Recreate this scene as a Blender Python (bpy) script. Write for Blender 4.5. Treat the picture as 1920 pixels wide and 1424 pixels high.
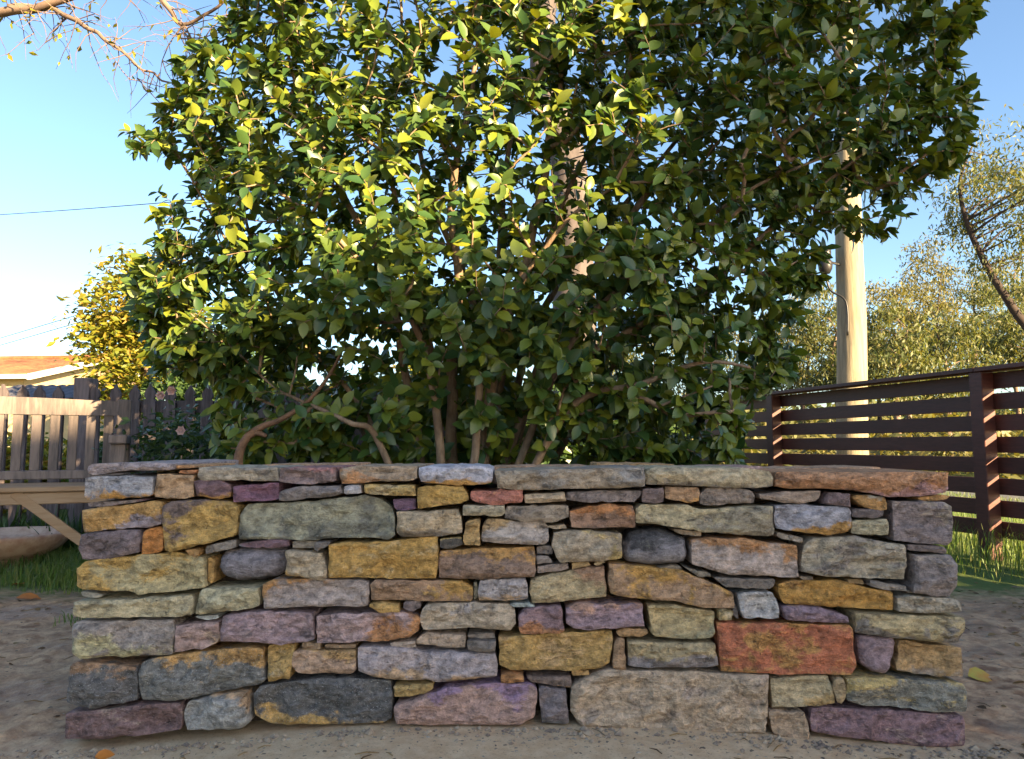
import bpy, bmesh, math, random
import numpy as np
from mathutils import Vector, Matrix, noise
from mathutils.geometry import delaunay_2d_cdt
R = math.radians
random.seed(7); rng = np.random.default_rng(7)
scene = bpy.context.scene
C = scene.collection
for o in list(bpy.data.objects): bpy.data.objects.remove(o)

# ---------------------------------------------------------------- camera
CAM_H = 0.65; FPX = 1387.0; PITCH = R(5.07); DW = 1.77     # DW: distance of the wall's front
cam = bpy.data.cameras.new('camera'); cam.sensor_width = 36; cam.lens = 36*FPX/1920
cam.clip_start = 0.05; cam.clip_end = 2000
co = bpy.data.objects.new('camera', cam); C.objects.link(co)
co.location = (0, 0, CAM_H); co.rotation_euler = (math.pi/2+PITCH, 0, 0)
scene.camera = co
# ---------------------------------------------------------------- sky, sun, exposure
SUN_TH = R(45); SUN_EL = R(16)          # sun behind the camera and to the right, low
w = bpy.data.worlds.new('World'); scene.world = w; w.use_nodes = True
nt = w.node_tree; bg = nt.nodes['Background']
sky = nt.nodes.new('ShaderNodeTexSky'); sky.sky_type = 'NISHITA'; sky.sun_disc = False
sky.sun_elevation = SUN_EL; sky.sun_rotation = math.pi - SUN_TH
sky.air_density = 1.0; sky.dust_density = 1.0; sky.ozone_density = 2.6; sky.altitude = 0
nt.links.new(sky.outputs[0], bg.inputs[0]); bg.inputs[1].default_value = 0.058
sd = bpy.data.lights.new('sun', 'SUN'); sd.energy = 5.0; sd.angle = R(0.6); sd.color = (1, .74, .42)
so = bpy.data.objects.new('sun', sd); C.objects.link(so)
sdir = Vector((math.sin(SUN_TH)*math.cos(SUN_EL), -math.cos(SUN_TH)*math.cos(SUN_EL), math.sin(SUN_EL)))
so.rotation_euler = sdir.to_track_quat('Z', 'Y').to_euler()
vs = scene.view_settings; vs.view_transform = 'Standard'; vs.look = 'None'; vs.gamma = 1; vs.exposure = 2.65

# ---------------------------------------------------------------- helpers
def ray(u, v):
    cx = (u-960)/FPX; cy = (712-v)/FPX
    return Vector((cx, math.cos(PITCH)-cy*math.sin(PITCH), math.sin(PITCH)+cy*math.cos(PITCH)))
def at(u, v, Y):
    d = ray(u, v); t = Y/d.y
    return Vector((d.x*t, Y, CAM_H+d.z*t))
def lin(c):
    return tuple(((x/255)/12.92 if x/255 <= .04045 else ((x/255+.055)/1.055)**2.4) for x in c)
def mesh(name, verts, faces, mat=None, parent=None, smooth=False, loc=(0,0,0), kind=None):
    me = bpy.data.meshes.new(name); me.from_pydata([tuple(v) for v in verts], [], [tuple(f) for f in faces]); me.update()
    if mat: me.materials.append(mat)
    if smooth: me.polygons.foreach_set('use_smooth', [True]*len(me.polygons))
    o = bpy.data.objects.new(name, me); C.objects.link(o); o.location = loc
    if parent: o.parent = parent
    if kind: o['kind'] = kind
    return o
def tag(o, label, cat, group=None):
    o['label'] = label; o['category'] = cat
    if group: o['group'] = group
    return o
def thing(name, label, cat, loc=(0,0,0), rz=0, group=None):
    o = bpy.data.objects.new(name, None); C.objects.link(o); o.location = loc; o.rotation_euler = (0,0,rz)
    o.empty_display_size = .05
    return tag(o, label, cat, group)
class MB:
    def __init__(s): s.v = []; s.f = []
    def add(s, v, f):
        n = len(s.v); s.v += [tuple(q) for q in v]; s.f += [tuple(i+n for i in q) for q in f]
    def box(s, x0, x1, y0, y1, z0, z1, bev=0.0, M=None):
        b = min(bev, (x1-x0)*.3, (y1-y0)*.3, (z1-z0)*.3)
        if b <= 0:
            v = [(x,y,z) for z in (z0,z1) for (x,y) in ((x0,y0),(x1,y0),(x1,y1),(x0,y1))]
            f = [(3,2,1,0),(4,5,6,7),(0,1,5,4),(1,2,6,5),(2,3,7,6),(3,0,4,7)]
        else:
            bm = bmesh.new(); bmesh.ops.create_cube(bm, size=1)
            for q in bm.verts: q.co = ((x0+x1)/2+q.co.x*(x1-x0), (y0+y1)/2+q.co.y*(y1-y0), (z0+z1)/2+q.co.z*(z1-z0))
            bmesh.ops.bevel(bm, geom=list(bm.edges), offset=b, segments=1, affect='EDGES')
            bm.verts.index_update()
            v = [q.co.copy() for q in bm.verts]; f = [[q.index for q in p.verts] for p in bm.faces]; bm.free()
        if M is not None: v = [M @ Vector(q) for q in v]
        s.add(v, f)
    def tube(s, pts, rad, n=6, cap=True):
        pts = [Vector(p) for p in pts]; k = len(pts); base = len(s.v)
        prev = None
        for i, p in enumerate(pts):
            t = (pts[min(i+1,k-1)]-pts[max(i-1,0)])
            if t.length < 1e-9: t = Vector((0,0,1))
            t.normalize()
            a = (prev - t*prev.dot(t)) if prev is not None else t.orthogonal()
            if a.length < 1e-6: a = t.orthogonal()
            a.normalize(); prev = a; b = t.cross(a); r = rad[i] if hasattr(rad,'__len__') else rad
            for j in range(n):
                th = 2*math.pi*j/n; s.v.append(tuple(p+(a*math.cos(th)+b*math.sin(th))*r))
        for i in range(k-1):
            for j in range(n):
                j2 = (j+1) % n; s.f.append((base+i*n+j, base+i*n+j2, base+(i+1)*n+j2, base+(i+1)*n+j))
        if cap:
            s.f.append(tuple(base+j for j in reversed(range(n)))); s.f.append(tuple(base+(k-1)*n+j for j in range(n)))
    def lathe(s, prof, n=24, c=(0,0)):
        base = len(s.v)
        for r, z in prof:
            for j in range(n):
                th = 2*math.pi*j/n; s.v.append((c[0]+r*math.cos(th), c[1]+r*math.sin(th), z))
        for i in range(len(prof)-1):
            for j in range(n):
                j2 = (j+1) % n; s.f.append((base+i*n+j, base+i*n+j2, base+(i+1)*n+j2, base+(i+1)*n+j))
    def build(s, name, mat, parent=None, smooth=False, loc=(0,0,0), kind=None):
        return mesh(name, s.v, s.f, mat, parent, smooth, loc, kind)
def catmull(pts, n=6):
    P = [Vector(p) for p in pts]; out = []
    for i in range(len(P)-1):
        p0 = P[max(i-1,0)]; p1 = P[i]; p2 = P[i+1]; p3 = P[min(i+2,len(P)-1)]
        for j in range(n):
            t = j/n; out.append(.5*((2*p1)+(p2-p0)*t+(2*p0-5*p1+4*p2-p3)*t*t+(3*p1-p0-3*p2+p3)*t**3))
    out.append(P[-1]); return out
# ---- node helpers
class NT:
    def __init__(s, name, group=False):
        if group:
            s.t = bpy.data.node_groups.new(name, 'ShaderNodeTree')
        else:
            s.m = bpy.data.materials.new(name); s.m.use_nodes = True; s.t = s.m.node_tree
            for n in list(s.t.nodes): s.t.nodes.remove(n)
    def n(s, typ, ins=None, **kw):
        x = s.t.nodes.new('ShaderNode'+typ)
        for k, v in kw.items(): setattr(x, k, v)
        for k, v in (ins or {}).items():
            sock = x.inputs[k]
            if isinstance(v, bpy.types.NodeSocket): s.t.links.new(v, sock)
            else:
                if sock.type == 'RGBA' and len(v) == 3: v = (*v, 1)
                sock.default_value = v
        return x
    def math(s, op, a, b=0.0, clamp=False):
        x = s.n('Math', {0: a, 1: b}, operation=op); x.use_clamp = clamp; return x.outputs[0]
    def mix(s, f, a, b, mode='MIX'):
        x = s.n('Mix', data_type='RGBA', blend_type=mode)
        for sock, v in ((x.inputs[0], f), (x.inputs[6], a), (x.inputs[7], b)):
            if isinstance(v, bpy.types.NodeSocket): s.t.links.new(v, sock)
            elif sock.type == 'RGBA': sock.default_value = (*v, 1) if len(v) == 3 else v
            else: sock.default_value = v
        return x.outputs[2]
    def ramp(s, f, lo, hi):
        x = s.n('MapRange', {0: f, 1: lo, 2: hi}, interpolation_type='SMOOTHSTEP'); return x.outputs[0]
    def noise(s, vec, scale, detail=4, rough=.55, dist=0.0):
        x = s.n('TexNoise', {'Scale': scale, 'Detail': detail, 'Roughness': rough, 'Distortion': dist})
        if vec is not None: s.t.links.new(vec, x.inputs['Vector'])
        return x.outputs[0]
    def scalevec(s, vec, sc):
        return s.n('Mapping', {'Vector': vec, 'Scale': sc}).outputs[0]
    def out(s, shader):
        s.n('OutputMaterial', {'Surface': shader}); return s.m
def simple(name, col, rough=.7, nscale=30, var=.35, bump=.3, stretch=(1,1,1), col2=None, spec=.3, metal=0, dist=.004):
    """plain procedural surface: colour with blotches, streaks and a fine bump"""
    N = NT(name); tc = N.n('TexCoord'); oi = N.n('ObjectInfo')
    off = N.n('VectorMath', {0: tc.outputs['Object'], 1: oi.outputs['Random']}, operation='ADD').outputs[0]
    off = N.n('VectorMath', {0: off, 1: oi.outputs['Location']}, operation='ADD').outputs[0]
    v = N.scalevec(off, stretch)
    a = N.noise(v, nscale, 6, .6); b = N.noise(v, nscale*.17, 3)
    m = N.math('ADD', N.math('MULTIPLY', a, .6), N.math('MULTIPLY', b, .4))
    c1 = col; c2 = col2 or tuple(x*(1-var) for x in col)
    k = N.mix(N.ramp(m, .35, .65), c2, c1)
    rv = N.math('ADD', N.math('MULTIPLY', oi.outputs['Random'], .3), .85)
    k = N.mix(1.0, k, N.n('CombineColor', {0: rv, 1: rv, 2: rv}).outputs[0], 'MULTIPLY')
    bp = N.n('Bump', {'Height': a, 'Strength': bump, 'Distance': dist})
    p = N.n('BsdfPrincipled', {'Base Color': k, 'Roughness': rough, 'Normal': bp.outputs[0], 'Specular IOR Level': spec, 'Metallic': metal})
    return N.out(p.outputs[0])
def leafmat(name, cols, rough=.35, trans=.25, tcol=None, spec=.5):
    """leaf: colour varies from leaf to leaf; some light passes through"""
    N = NT(name); g = N.n('NewGeometry'); rnd = g.outputs['Random Per Island']
    oi = N.n('ObjectInfo')
    rnd = N.math('FRACT', N.math('ADD', rnd, oi.outputs['Random']))
    r = N.n('ValToRGB', {0: rnd}); cr = r.color_ramp
    while len(cr.elements) < len(cols): cr.elements.new(.5)
    for i, c in enumerate(cols):
        cr.elements[i].position = i/(len(cols)-1); cr.elements[i].color = (*c, 1)
    tc = N.n('TexCoord')
    nz = N.noise(tc.outputs['Object'], 25, 3)
    col = N.mix(N.math('MULTIPLY', nz, .3), r.outputs[0], tuple(x*.6 for x in cols[0]))
    p = N.n('BsdfPrincipled', {'Base Color': col, 'Roughness': rough, 'Specular IOR Level': spec})
    t = N.n('BsdfTranslucent', {'Color': N.mix(1.0, col, tcol or (1.6, 1.5, .5), 'MULTIPLY')})
    m = N.n('MixShader', {0: trans, 1: p.outputs[0], 2: t.outputs[0]})
    return N.out(m.outputs[0])
# ---------------------------------------------------------------- ground
PUDD = []
def sm(a, b, x):
    t = min(1, max(0, (x-a)/(b-a))); return t*t*(3-2*t)
def gz(x, y, fine=True):
    z = -.045*sm(.25, 1.0, abs(x)) if y < 3 else -.045
    if fine and abs(x) < 6 and y < 8:
        k = .25+.75*sm(.95, 1.25, abs(x))
        z += (noise.fractal(Vector((x*3, y*3, 0)), 1, 2, 5)*.010 + noise.fractal(Vector((x*14, y*14, 3)), 1, 2, 3)*.008
              + max(0, noise.noise(Vector((x*26, y*26, 7))))*.010)*k
    for px, py, rx, ry in PUDD:
        q = ((x-px)/rx)**2 + ((y-py)/(ry*2.2))**2
        if q < 4: z = z*(1-.55*math.exp(-q*.35))-.060*math.exp(-q*.35)*.85 - .012*math.exp(-q*.9)
    return z
xs = sorted(set([round(v,4) for v in np.concatenate([np.arange(-2.6,2.6,.022), np.arange(-6,-2.6,.2), np.arange(2.6,6,.2), np.array([-600,-250,-120,-60,-30,-18,-12,-9,-7.5,7.5,9,12,18,30,60,120,250,600])])]))
ys = sorted(set([round(v,4) for v in np.concatenate([np.arange(1.1,3.4,.018), np.arange(3.4,8,.18), np.array([-60,-30,-12,-5,-2,0,.5,.9,9,10,12,15,20,28,40,60,100,200,400,900])])]))
gv = [(x, y, gz(x, y)) for y in ys for x in xs]
nx = len(xs)
gf = [(j*nx+i, j*nx+i+1, (j+1)*nx+i+1, (j+1)*nx+i) for j in range(len(ys)-1) for i in range(nx-1)]
N = NT('earth'); g = N.n('NewGeometry'); P = g.outputs['Position']
sep = N.n('SeparateXYZ', {0: P}); X, Y, Z = sep.outputs
n1 = N.noise(P, 3.0, 5); n2 = N.noise(P, 22, 6, .65); n3 = N.noise(P, 140, 4, .7); n4 = N.noise(P, 9, 5, .6)
mud = N.mix(N.ramp(n2, .35, .65), lin((168,130,98)), lin((208,170,132)))
mud = N.mix(N.ramp(n4, .55, .7), mud, lin((134,98,72)))
sand = N.mix(N.ramp(n2, .3, .7), lin((198,164,126)), lin((216,188,150)))
ax = N.math('ABSOLUTE', X)
d = N.math('ADD', N.math('ADD', ax, N.math('MULTIPLY', n4, .7)), N.math('MULTIPLY', N.math('SUBTRACT', Y, 1.6), .7))
sandm = N.math('SUBTRACT', 1.0, N.ramp(d, 1.35, 1.75))
sandm = N.math('MULTIPLY', sandm, N.math('SUBTRACT', 1.0, N.ramp(Y, 2.0, 2.3)))
c = N.mix(sandm, mud, sand)
c = N.mix(N.math('MULTIPLY', N.ramp(n3, .56, .70), .55), c, lin((70,58,48)))
grass = N.mix(n2, lin((70,92,44)), lin((112,124,60)))
gm = N.math('ADD', Y, N.math('MULTIPLY', n4, .8))
far = N.ramp(gm, 3.7, 4.2)
c = N.mix(far, c, grass)
wet = N.math('MULTIPLY', N.ramp(n1, .45, .6), N.math('SUBTRACT', 1.0, sandm))
wet = N.math('MULTIPLY', wet, N.math('SUBTRACT', 1.0, far))
c = N.mix(N.math('MULTIPLY', wet, .4), c, lin((104,76,56)))
rough = N.math('SUBTRACT', .92, N.math('MULTIPLY', wet, .62))
h = N.math('ADD', N.math('MULTIPLY', n2, .7), N.math('MULTIPLY', n3, .3))
bp = N.n('Bump', {'Height': h, 'Strength': .8, 'Distance': .012})
M_earth = N.out(N.n('BsdfPrincipled', {'Base Color': c, 'Roughness': rough, 'Normal': bp.outputs[0], 'Specular IOR Level': .35}).outputs[0])
ground = mesh('ground', gv, gf, M_earth, None, True, kind='structure')
N = NT('puddle_water')
M_water = N.out(N.n('BsdfPrincipled', {'Base Color': lin((96,84,72)), 'Roughness': .2, 'Specular IOR Level': .9, 'IOR': 1.33}).outputs[0])
for px, py, rx, ry in PUDD:
    vv = []
    for k in range(28):
        a = 2*math.pi*k/28; q = 1.0+.35*noise.noise(Vector((math.cos(a)*1.6+px*9, math.sin(a)*1.6, py)))
        vv.append((px+rx*1.25*q*math.cos(a), py+ry*2.2*q*math.sin(a), -.053))
    mesh('puddle', vv, [tuple(range(28))], M_water, None, False, kind='structure')
# road beyond the right fence and the sunlit lawn verge
M_road = simple('road_asphalt', (.16,.155,.15), .9, 40, .25)
mesh('road', [(6.2,-40,-.02),(10.2,-40,-.02),(9.2,60,-.02),(5.2,60,-.02)], [(0,1,2,3)], M_road, None, kind='structure')
# ---------------------------------------------------------------- the dry-stone wall
REG = {1:(100,850),2:(540,850),3:(980,850),4:(1400,850),5:(100,1110),6:(540,1110),7:(980,1110),8:(1400,1110)}
# every stone: region of the tracing, outline, colour A, colour B, share of B, (bias z, bias x), style
O=(196,140,62); G=(126,122,114); T=(150,134,108); Pp=(112,88,100); D_=(84,82,86); RU=(150,96,62)
S = [
(1,[(262,95),(300,80),(700,68),(895,80),(900,125),(520,135),(300,165),(265,150)],(126,116,122),T,.2,(0,0),'lay'),
(1,[(905,92),(1070,96),(1070,110),(905,116)],(160,118,80),T,.2,(0,0),''),
(1,[(940,130),(1065,126),(1070,150),(1000,158),(930,150)],(156,100,62),T,.2,(0,0),''),
(1,[(222,185),(300,172),(740,175),(748,190),(740,310),(690,330),(420,345),(240,352),(225,320)],(128,130,142),O,.28,(-1.1,0),''),
(1,[(770,155),(1040,165),(1045,330),(1000,345),(755,330),(748,310),(765,190)],(148,120,92),(120,98,78),.4,(0,0),''),
(1,[(1045,215),(1090,205),(1260,207),(1310,235),(1330,270),(1325,335),(1220,345),(1060,325)],(100,76,82),O,.34,(-.9,.3),''),
(1,[(1075,105),(1680,110),(1680,210),(1590,212),(1100,205),(1072,180)],(134,125,112),(104,98,94),.4,(0,0),''),
(1,[(1335,250),(1460,235),(1680,225),(1685,345),(1560,362),(1345,370)],(104,72,92),(84,62,78),.4,(0,0),''),
(1,[(225,375),(480,362),(680,345),(700,352),(560,380),(300,408),(222,405)],(112,102,104),(90,66,80),.4,(0,.6),'lay'),
(1,[(200,430),(330,410),(560,385),(720,362),(800,365),(810,400),(795,540),(700,560),(430,575),(215,598),(195,520)],(184,142,80),(122,112,124),.36,(-1.0,.5),''),
(1,[(810,400),(880,358),(1180,350),(1330,368),(1380,400),(1370,600),(1340,630),(1100,690),(870,745),(835,730),(805,520)],(180,146,78),(96,80,76),.3,(.6,-.7),''),
(1,[(195,610),(560,580),(620,585),(640,640),(640,750),(430,790),(300,805),(200,800),(180,720)],(100,88,94),(84,74,78),.4,(0,0),''),
(1,[(660,580),(700,560),(805,565),(805,740),(720,765),(645,765),(650,640)],(196,126,60),(176,136,84),.4,(0,0),''),
(1,[(975,725),(1060,718),(1100,735),(1085,770),(1055,788),(1000,765)],(180,136,80),T,.2,(0,0),''),
(1,[(1130,700),(1360,650),(1370,710),(1240,745),(1128,762)],(112,106,102),D_,.3,(0,0),''),
(1,[(1375,685),(1560,652),(1745,657),(1748,705),(1560,720),(1380,702)],(104,80,92),D_,.3,(0,-.6),'lay'),
(1,[(150,870),(220,815),(470,785),(880,745),(1000,770),(1110,790),(1120,980),(1135,1010),(1000,1035),(680,1060),(620,1070),(570,1045),(200,1030),(150,1000)],(148,136,100),(186,148,72),.45,(.3,-.4),''),
(1,[(1128,785),(1150,785),(1185,820),(1175,970),(1150,998),(1128,970)],(198,152,82),T,.2,(0,0),''),
(1,[(1195,800),(1250,745),(1400,712),(1600,712),(1720,730),(1732,800),(1730,880),(1650,940),(1500,980),(1330,985),(1230,950),(1190,880)],(104,101,112),(74,72,78),.4,(-.4,0),'round'),
(1,[(170,1050),(300,1056),(350,1078),(320,1098),(190,1085)],(124,121,112),D_,.2,(0,0),''),
(5,[(150,75),(300,70),(1040,30),(1048,70),(1045,170),(940,190),(180,200),(140,170)],(152,142,114),(176,146,84),.3,(0,.1),''),
(5,[(1085,5),(1110,-18),(1535,-28),(1540,110),(1500,130),(1300,150),(1100,175),(1060,170)],(146,140,114),(126,116,88),.4,(0,0),''),
(1,[(1380,480),(1440,385),(1700,378),(1900,360),(2100,340),(2320,318),(2460,350),(2530,410),(2545,470),(2560,620),(2505,658),(2400,638),(2090,640),(1860,662),(1740,655),(1600,650),(1375,650),(1368,580)],(122,122,106),(92,94,88),.5,(0,0),''),
(2,[(-65,112),(365,105),(375,180),(370,210),(260,225),(80,235),(-70,215)],(110,94,96),(132,88,88),.3,(.7,0),''),
(2,[(-60,290),(-20,270),(100,250),(395,245),(405,300),(330,330),(120,345),(20,362),(-75,360)],(104,98,100),D_,.3,(0,0),''),
(2,[(425,250),(545,238),(548,300),(440,312),(425,300)],(142,142,152),O,.2,(0,1),''),
(2,[(570,235),(950,240),(955,320),(700,318),(568,300)],(196,164,98),(170,150,110),.4,(0,0),''),
(2,[(380,114),(500,97),(965,98),(970,190),(930,205),(700,215),(400,232),(385,180)],(134,117,100),(150,104,66),.3,(-.5,-.6),''),
(2,[(980,107),(1060,94),(1500,98),(1540,120),(1530,225),(1480,235),(1200,240),(1000,215),(975,160)],(146,146,162),O,.25,(-1.3,0),''),
(3,[(-205,135),(0,128),(600,110),(915,105),(918,250),(700,262),(200,272),(0,278),(-190,262)],(130,116,100),(116,110,106),.45,(0,.4),''),
(2,[(772,345),(955,345),(958,425),(800,440),(785,420)],(92,70,94),(80,60,80),.4,(0,0),''),
(2,[(964,257),(1060,247),(1310,250),(1345,300),(1352,355),(1290,378),(1130,400),(967,418)],(194,154,78),(160,116,62),.4,(0,.2),''),
(2,[(1370,285),(1765,275),(1772,330),(1755,370),(1560,385),(1430,378),(1365,345)],(182,112,98),(194,140,72),.42,(0,.2),''),
(3,[(10,310),(180,300),(318,292),(322,360),(120,372),(10,380)],(150,130,106),G,.3,(0,0),''),
(2,[(812,440),(1270,425),(1300,480),(1305,600),(1200,622),(850,632),(815,600)],(158,140,114),(112,102,92),.35,(-.9,0),''),
(2,[(1315,395),(1635,392),(1638,450),(1600,475),(1315,468)],(146,136,114),G,.3,(0,0),''),
(3,[(-115,402),(150,395),(345,395),(350,480),(220,525),(0,510),(-140,490)],(124,112,100),(104,96,92),.4,(0,0),''),
(2,[(1325,520),(1435,498),(1440,620),(1440,695),(1320,690),(1312,620)],(178,144,90),T,.3,(0,0),''),
(2,[(1460,520),(1500,495),(1720,510),(1920,520),(1960,560),(1955,660),(1930,690),(1700,688),(1445,665),(1448,590)],(144,134,130),(172,142,100),.3,(.7,-.2),''),
(2,[(1135,650),(1300,635),(1312,690),(1230,718),(1135,715)],(80,76,72),(150,130,80),.15,(1,0),''),
(2,[(5,670),(190,668),(192,725),(10,722)],(124,117,108),D_,.2,(0,0),''),
(2,[(200,670),(320,662),(300,700),(215,745),(200,720)],(96,90,88),D_,.2,(0,0),''),
(2,[(300,690),(420,672),(700,668),(1000,635),(1120,625),(1125,780),(1110,945),(900,945),(400,935),(298,940)],(202,156,76),(174,146,96),.4,(0,0),''),
(2,[(-20,735),(60,732),(240,755),(285,830),(290,945),(240,958),(60,930),(-25,915)],(142,128,108),(192,146,74),.32,(-.7,-.6),''),
(2,[(1130,740),(1500,712),(1700,715),(1850,705),(1855,930),(1700,935),(1400,950),(1128,940)],(122,98,84),(192,138,68),.38,(1.0,0),''),
(3,[(100,712),(215,712),(222,765),(105,768)],(114,104,100),D_,.2,(0,0),''),
(3,[(105,782),(200,775),(238,830),(110,838)],(116,106,102),D_,.2,(0,0),''),
(3,[(108,855),(350,828),(355,875),(280,890),(110,908)],(126,110,102),D_,.2,(0,0),''),
(2,[(-195,985),(-120,955),(100,950),(560,955),(605,970),(600,1060),(595,1150),(500,1160),(300,1150),(100,1160),(-190,1168)],(134,122,120),(190,134,74),.26,(.5,-.5),'lay'),
(2,[(615,990),(660,955),(1300,965),(1380,1010),(1385,1100),(1370,1116),(620,1108)],(132,104,82),(186,140,66),.4,(0,.6),''),
(2,[(1390,980),(1415,980),(1420,1100),(1390,1110)],(118,112,96),D_,.2,(0,0),''),
(2,[(1425,960),(1785,938),(1795,1060),(1805,1095),(1720,1110),(1430,1113)],(138,132,138),(160,130,100),.2,(-.8,0),''),
(3,[(925,120),(1000,105),(1250,110),(1700,115),(1860,135),(1885,180),(1885,250),(1740,265),(1500,255),(930,235)],(148,134,108),(112,104,96),.4,(-.5,0),''),
(3,[(330,295),(620,285),(895,285),(895,320),(850,372),(740,368),(500,378),(330,350)],(114,104,106),D_,.3,(0,0),''),
(3,[(905,270),(1060,260),(1075,372),(900,375)],(100,86,88),Pp,.3,(0,0),''),
(3,[(1080,255),(1325,262),(1342,300),(1340,368),(1240,372),(1080,345)],(146,114,86),(184,130,66),.35,(-.9,0),''),
(3,[(1345,300),(1390,262),(1600,258),(1720,280),(1755,320),(1750,375),(1560,385),(1400,400),(1340,385)],(124,110,102),(104,94,90),.4,(0,0),''),
(4,[(105,310),(300,290),(560,285),(555,320),(530,360),(420,385),(110,345)],(130,113,102),(112,96,98),.4,(0,0),''),
(3,[(355,440),(500,400),(600,388),(835,400),(845,560),(700,560),(540,572),(360,560)],(126,96,78),(168,106,58),.4,(.8,0),''),
(3,[(850,420),(900,390),(1230,390),(1360,430),(1680,400),(1890,400),(1895,620),(1850,628),(1620,615),(1330,590),(1000,535),(850,525)],(152,140,110),(120,112,98),.42,(-.2,.4),''),
(3,[(175,552),(330,535),(342,570),(230,576)],(140,122,100),T,.2,(0,0),''),
(3,[(1140,577),(1300,592),(1365,602),(1362,632),(1260,632),(1165,602)],(140,122,102),T,.2,(0,0),''),
(3,[(230,600),(400,578),(620,600),(748,600),(752,790),(600,808),(280,822),(250,780),(225,700)],(138,124,106),(172,146,84),.36,(0,.3),''),
(3,[(765,690),(830,610),(940,578),(1100,590),(1250,650),(1262,760),(1250,840),(1000,862),(790,830),(768,780)],(112,109,118),(66,65,70),.45,(1.1,0),'round'),
(3,[(1270,660),(1400,640),(1640,645),(1900,680),(2065,690),(2068,760),(2075,930),(1960,940),(1850,920),(1600,920),(1400,870),(1270,840)],(146,130,124),(188,130,80),.34,(.9,.2),''),
(3,[(370,828),(500,820),(520,850),(370,880)],(156,128,86),T,.2,(0,0),''),
(3,[(530,842),(600,812),(635,830),(560,856)],(150,130,100),T,.2,(0,0),''),
(3,[(55,960),(130,930),(480,870),(620,857),(632,960),(632,1085),(480,1098),(250,1130),(70,1135),(55,1050)],(162,144,110),(142,108,84),.25,(.8,.8),''),
(3,[(650,832),(900,850),(1250,902),(1480,1000),(1590,1060),(1600,1170),(1380,1165),(1150,1125),(900,1098),(720,1078),(655,1058)],(142,112,86),(186,138,62),.46,(.2,0),''),
(3,[(1030,868),(1200,852),(1222,885)],(118,106,92),D_,.2,(0,0),''),
(3,[(1218,857),(1420,905),(1425,935),(1310,928)],(118,108,96),D_,.2,(0,0),''),
(3,[(1445,935),(1900,952),(1895,1000),(1850,1020),(1520,1008)],(100,92,88),(184,120,62),.16,(0,.6),''),
(4,[(205,185),(220,142),(1530,142),(1535,270),(1500,300),(1310,328),(1080,330),(800,280),(560,265),(330,268),(215,250)],(176,124,86),(140,100,100),.36,(-.7,.3),'lay'),
(4,[(585,360),(620,295),(785,305),(780,405),(580,385)],(100,84,88),D_,.3,(0,0),''),
(4,[(800,330),(840,315),(1060,330),(1080,380),(1075,430),(990,435),(860,390)],(176,130,74),G,.32,(.9,.5),''),
(4,[(805,427),(880,420),(1045,434),(1040,475),(960,495),(810,480)],(90,80,82),D_,.3,(0,0),''),
(4,[(1300,337),(1500,316),(1555,325),(1540,350),(1400,365),(1310,352)],(172,126,72),T,.3,(0,0),''),
(4,[(215,395),(330,385),(770,405),(798,450),(800,560),(770,600),(620,625),(480,605),(230,570)],(128,128,142),O,.26,(-1.2,.4),''),
(4,[(808,515),(870,502),(1070,498),(1088,530),(1085,620),(960,622),(805,610)],(144,136,112),(112,104,92),.4,(0,0),''),
(4,[(1108,360),(1500,370),(1555,400),(1565,520),(1560,660),(1530,695),(1300,680),(1115,660)],(110,99,102),(128,116,104),.3,(.5,.5),''),
(4,[(245,595),(440,640),(435,680),(280,650),(232,625)],(132,120,108),D_,.2,(0,0),''),
(4,[(440,690),(520,645),(850,625),(1100,680),(1205,690),(1215,800),(1195,950),(1000,945),(600,930),(420,890),(430,780)],(138,128,112),(112,102,96),.4,(0,0),'lay'),
(4,[(1230,690),(1500,705),(1525,730),(1520,762),(1230,733)],(100,88,88),D_,.3,(0,0),''),
(4,[(1260,762),(1530,768),(1580,830),(1580,1000),(1530,1078),(1400,1076),(1250,1050),(1258,900)],(114,104,105),(136,122,110),.3,(.6,0),''),
(4,[(785,957),(900,957),(918,1000),(790,988)],(140,112,74),D_,.3,(0,0),''),
(4,[(930,952),(1080,982),(1210,1002),(1220,1042),(1080,1038),(930,1005)],(114,106,101),D_,.3,(0,0),''),
(4,[(410,932),(510,932),(520,958),(430,957)],(110,96,82),D_,.3,(0,0),''),
(4,[(250,990),(330,968),(740,962),(900,1012),(1118,1052),(1120,1188),(900,1178),(290,1138),(262,1100)],(206,150,66),(176,128,66),.35,(0,0),'lay'),
(4,[(-60,1062),(-20,1047),(200,1047),(232,1100),(245,1180),(240,1235),(40,1250),(-20,1240),(-60,1150)],(142,140,144),(112,108,110),.4,(0,0),''),
(7,[(1600,85),(1640,160),(1645,230),(1600,200)],(100,92,92),D_,.2,(0,0),''),
(7,[(1470,142),(1590,142),(1585,222),(1480,215)],(154,132,86),T,.3,(0,0),''),
(8,[(1140,52),(1250,34),(1560,52),(1615,72),(1618,148),(1400,163),(1140,150)],(140,129,114),G,.3,(0,0),'lay'),
(8,[(1230,0),(1560,10),(1570,32),(1400,38),(1240,20)],(120,112,104),D_,.2,(0,0),''),
(8,[(275,115),(500,110),(770,185),(775,238),(600,236),(290,210)],(116,96,110),(130,104,92),.3,(.5,0),'lay'),
(8,[(820,165),(1400,187),(1630,192),(1632,280),(1600,386),(1400,378),(1130,348),(820,310)],(150,132,96),(104,96,90),.45,(-.7,0),'lay'),
(8,[(-215,237),(770,250),(800,282),(835,560),(800,630),(500,628),(-190,605),(-205,400)],(176,98,68),(196,136,66),.48,(0,0),'rough'),
(8,[(865,347),(1130,347),(1140,400),(1120,580),(1060,635),(960,612),(880,560),(862,450)],(122,102,112),(134,104,104),.4,(0,0),'round2'),
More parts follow.
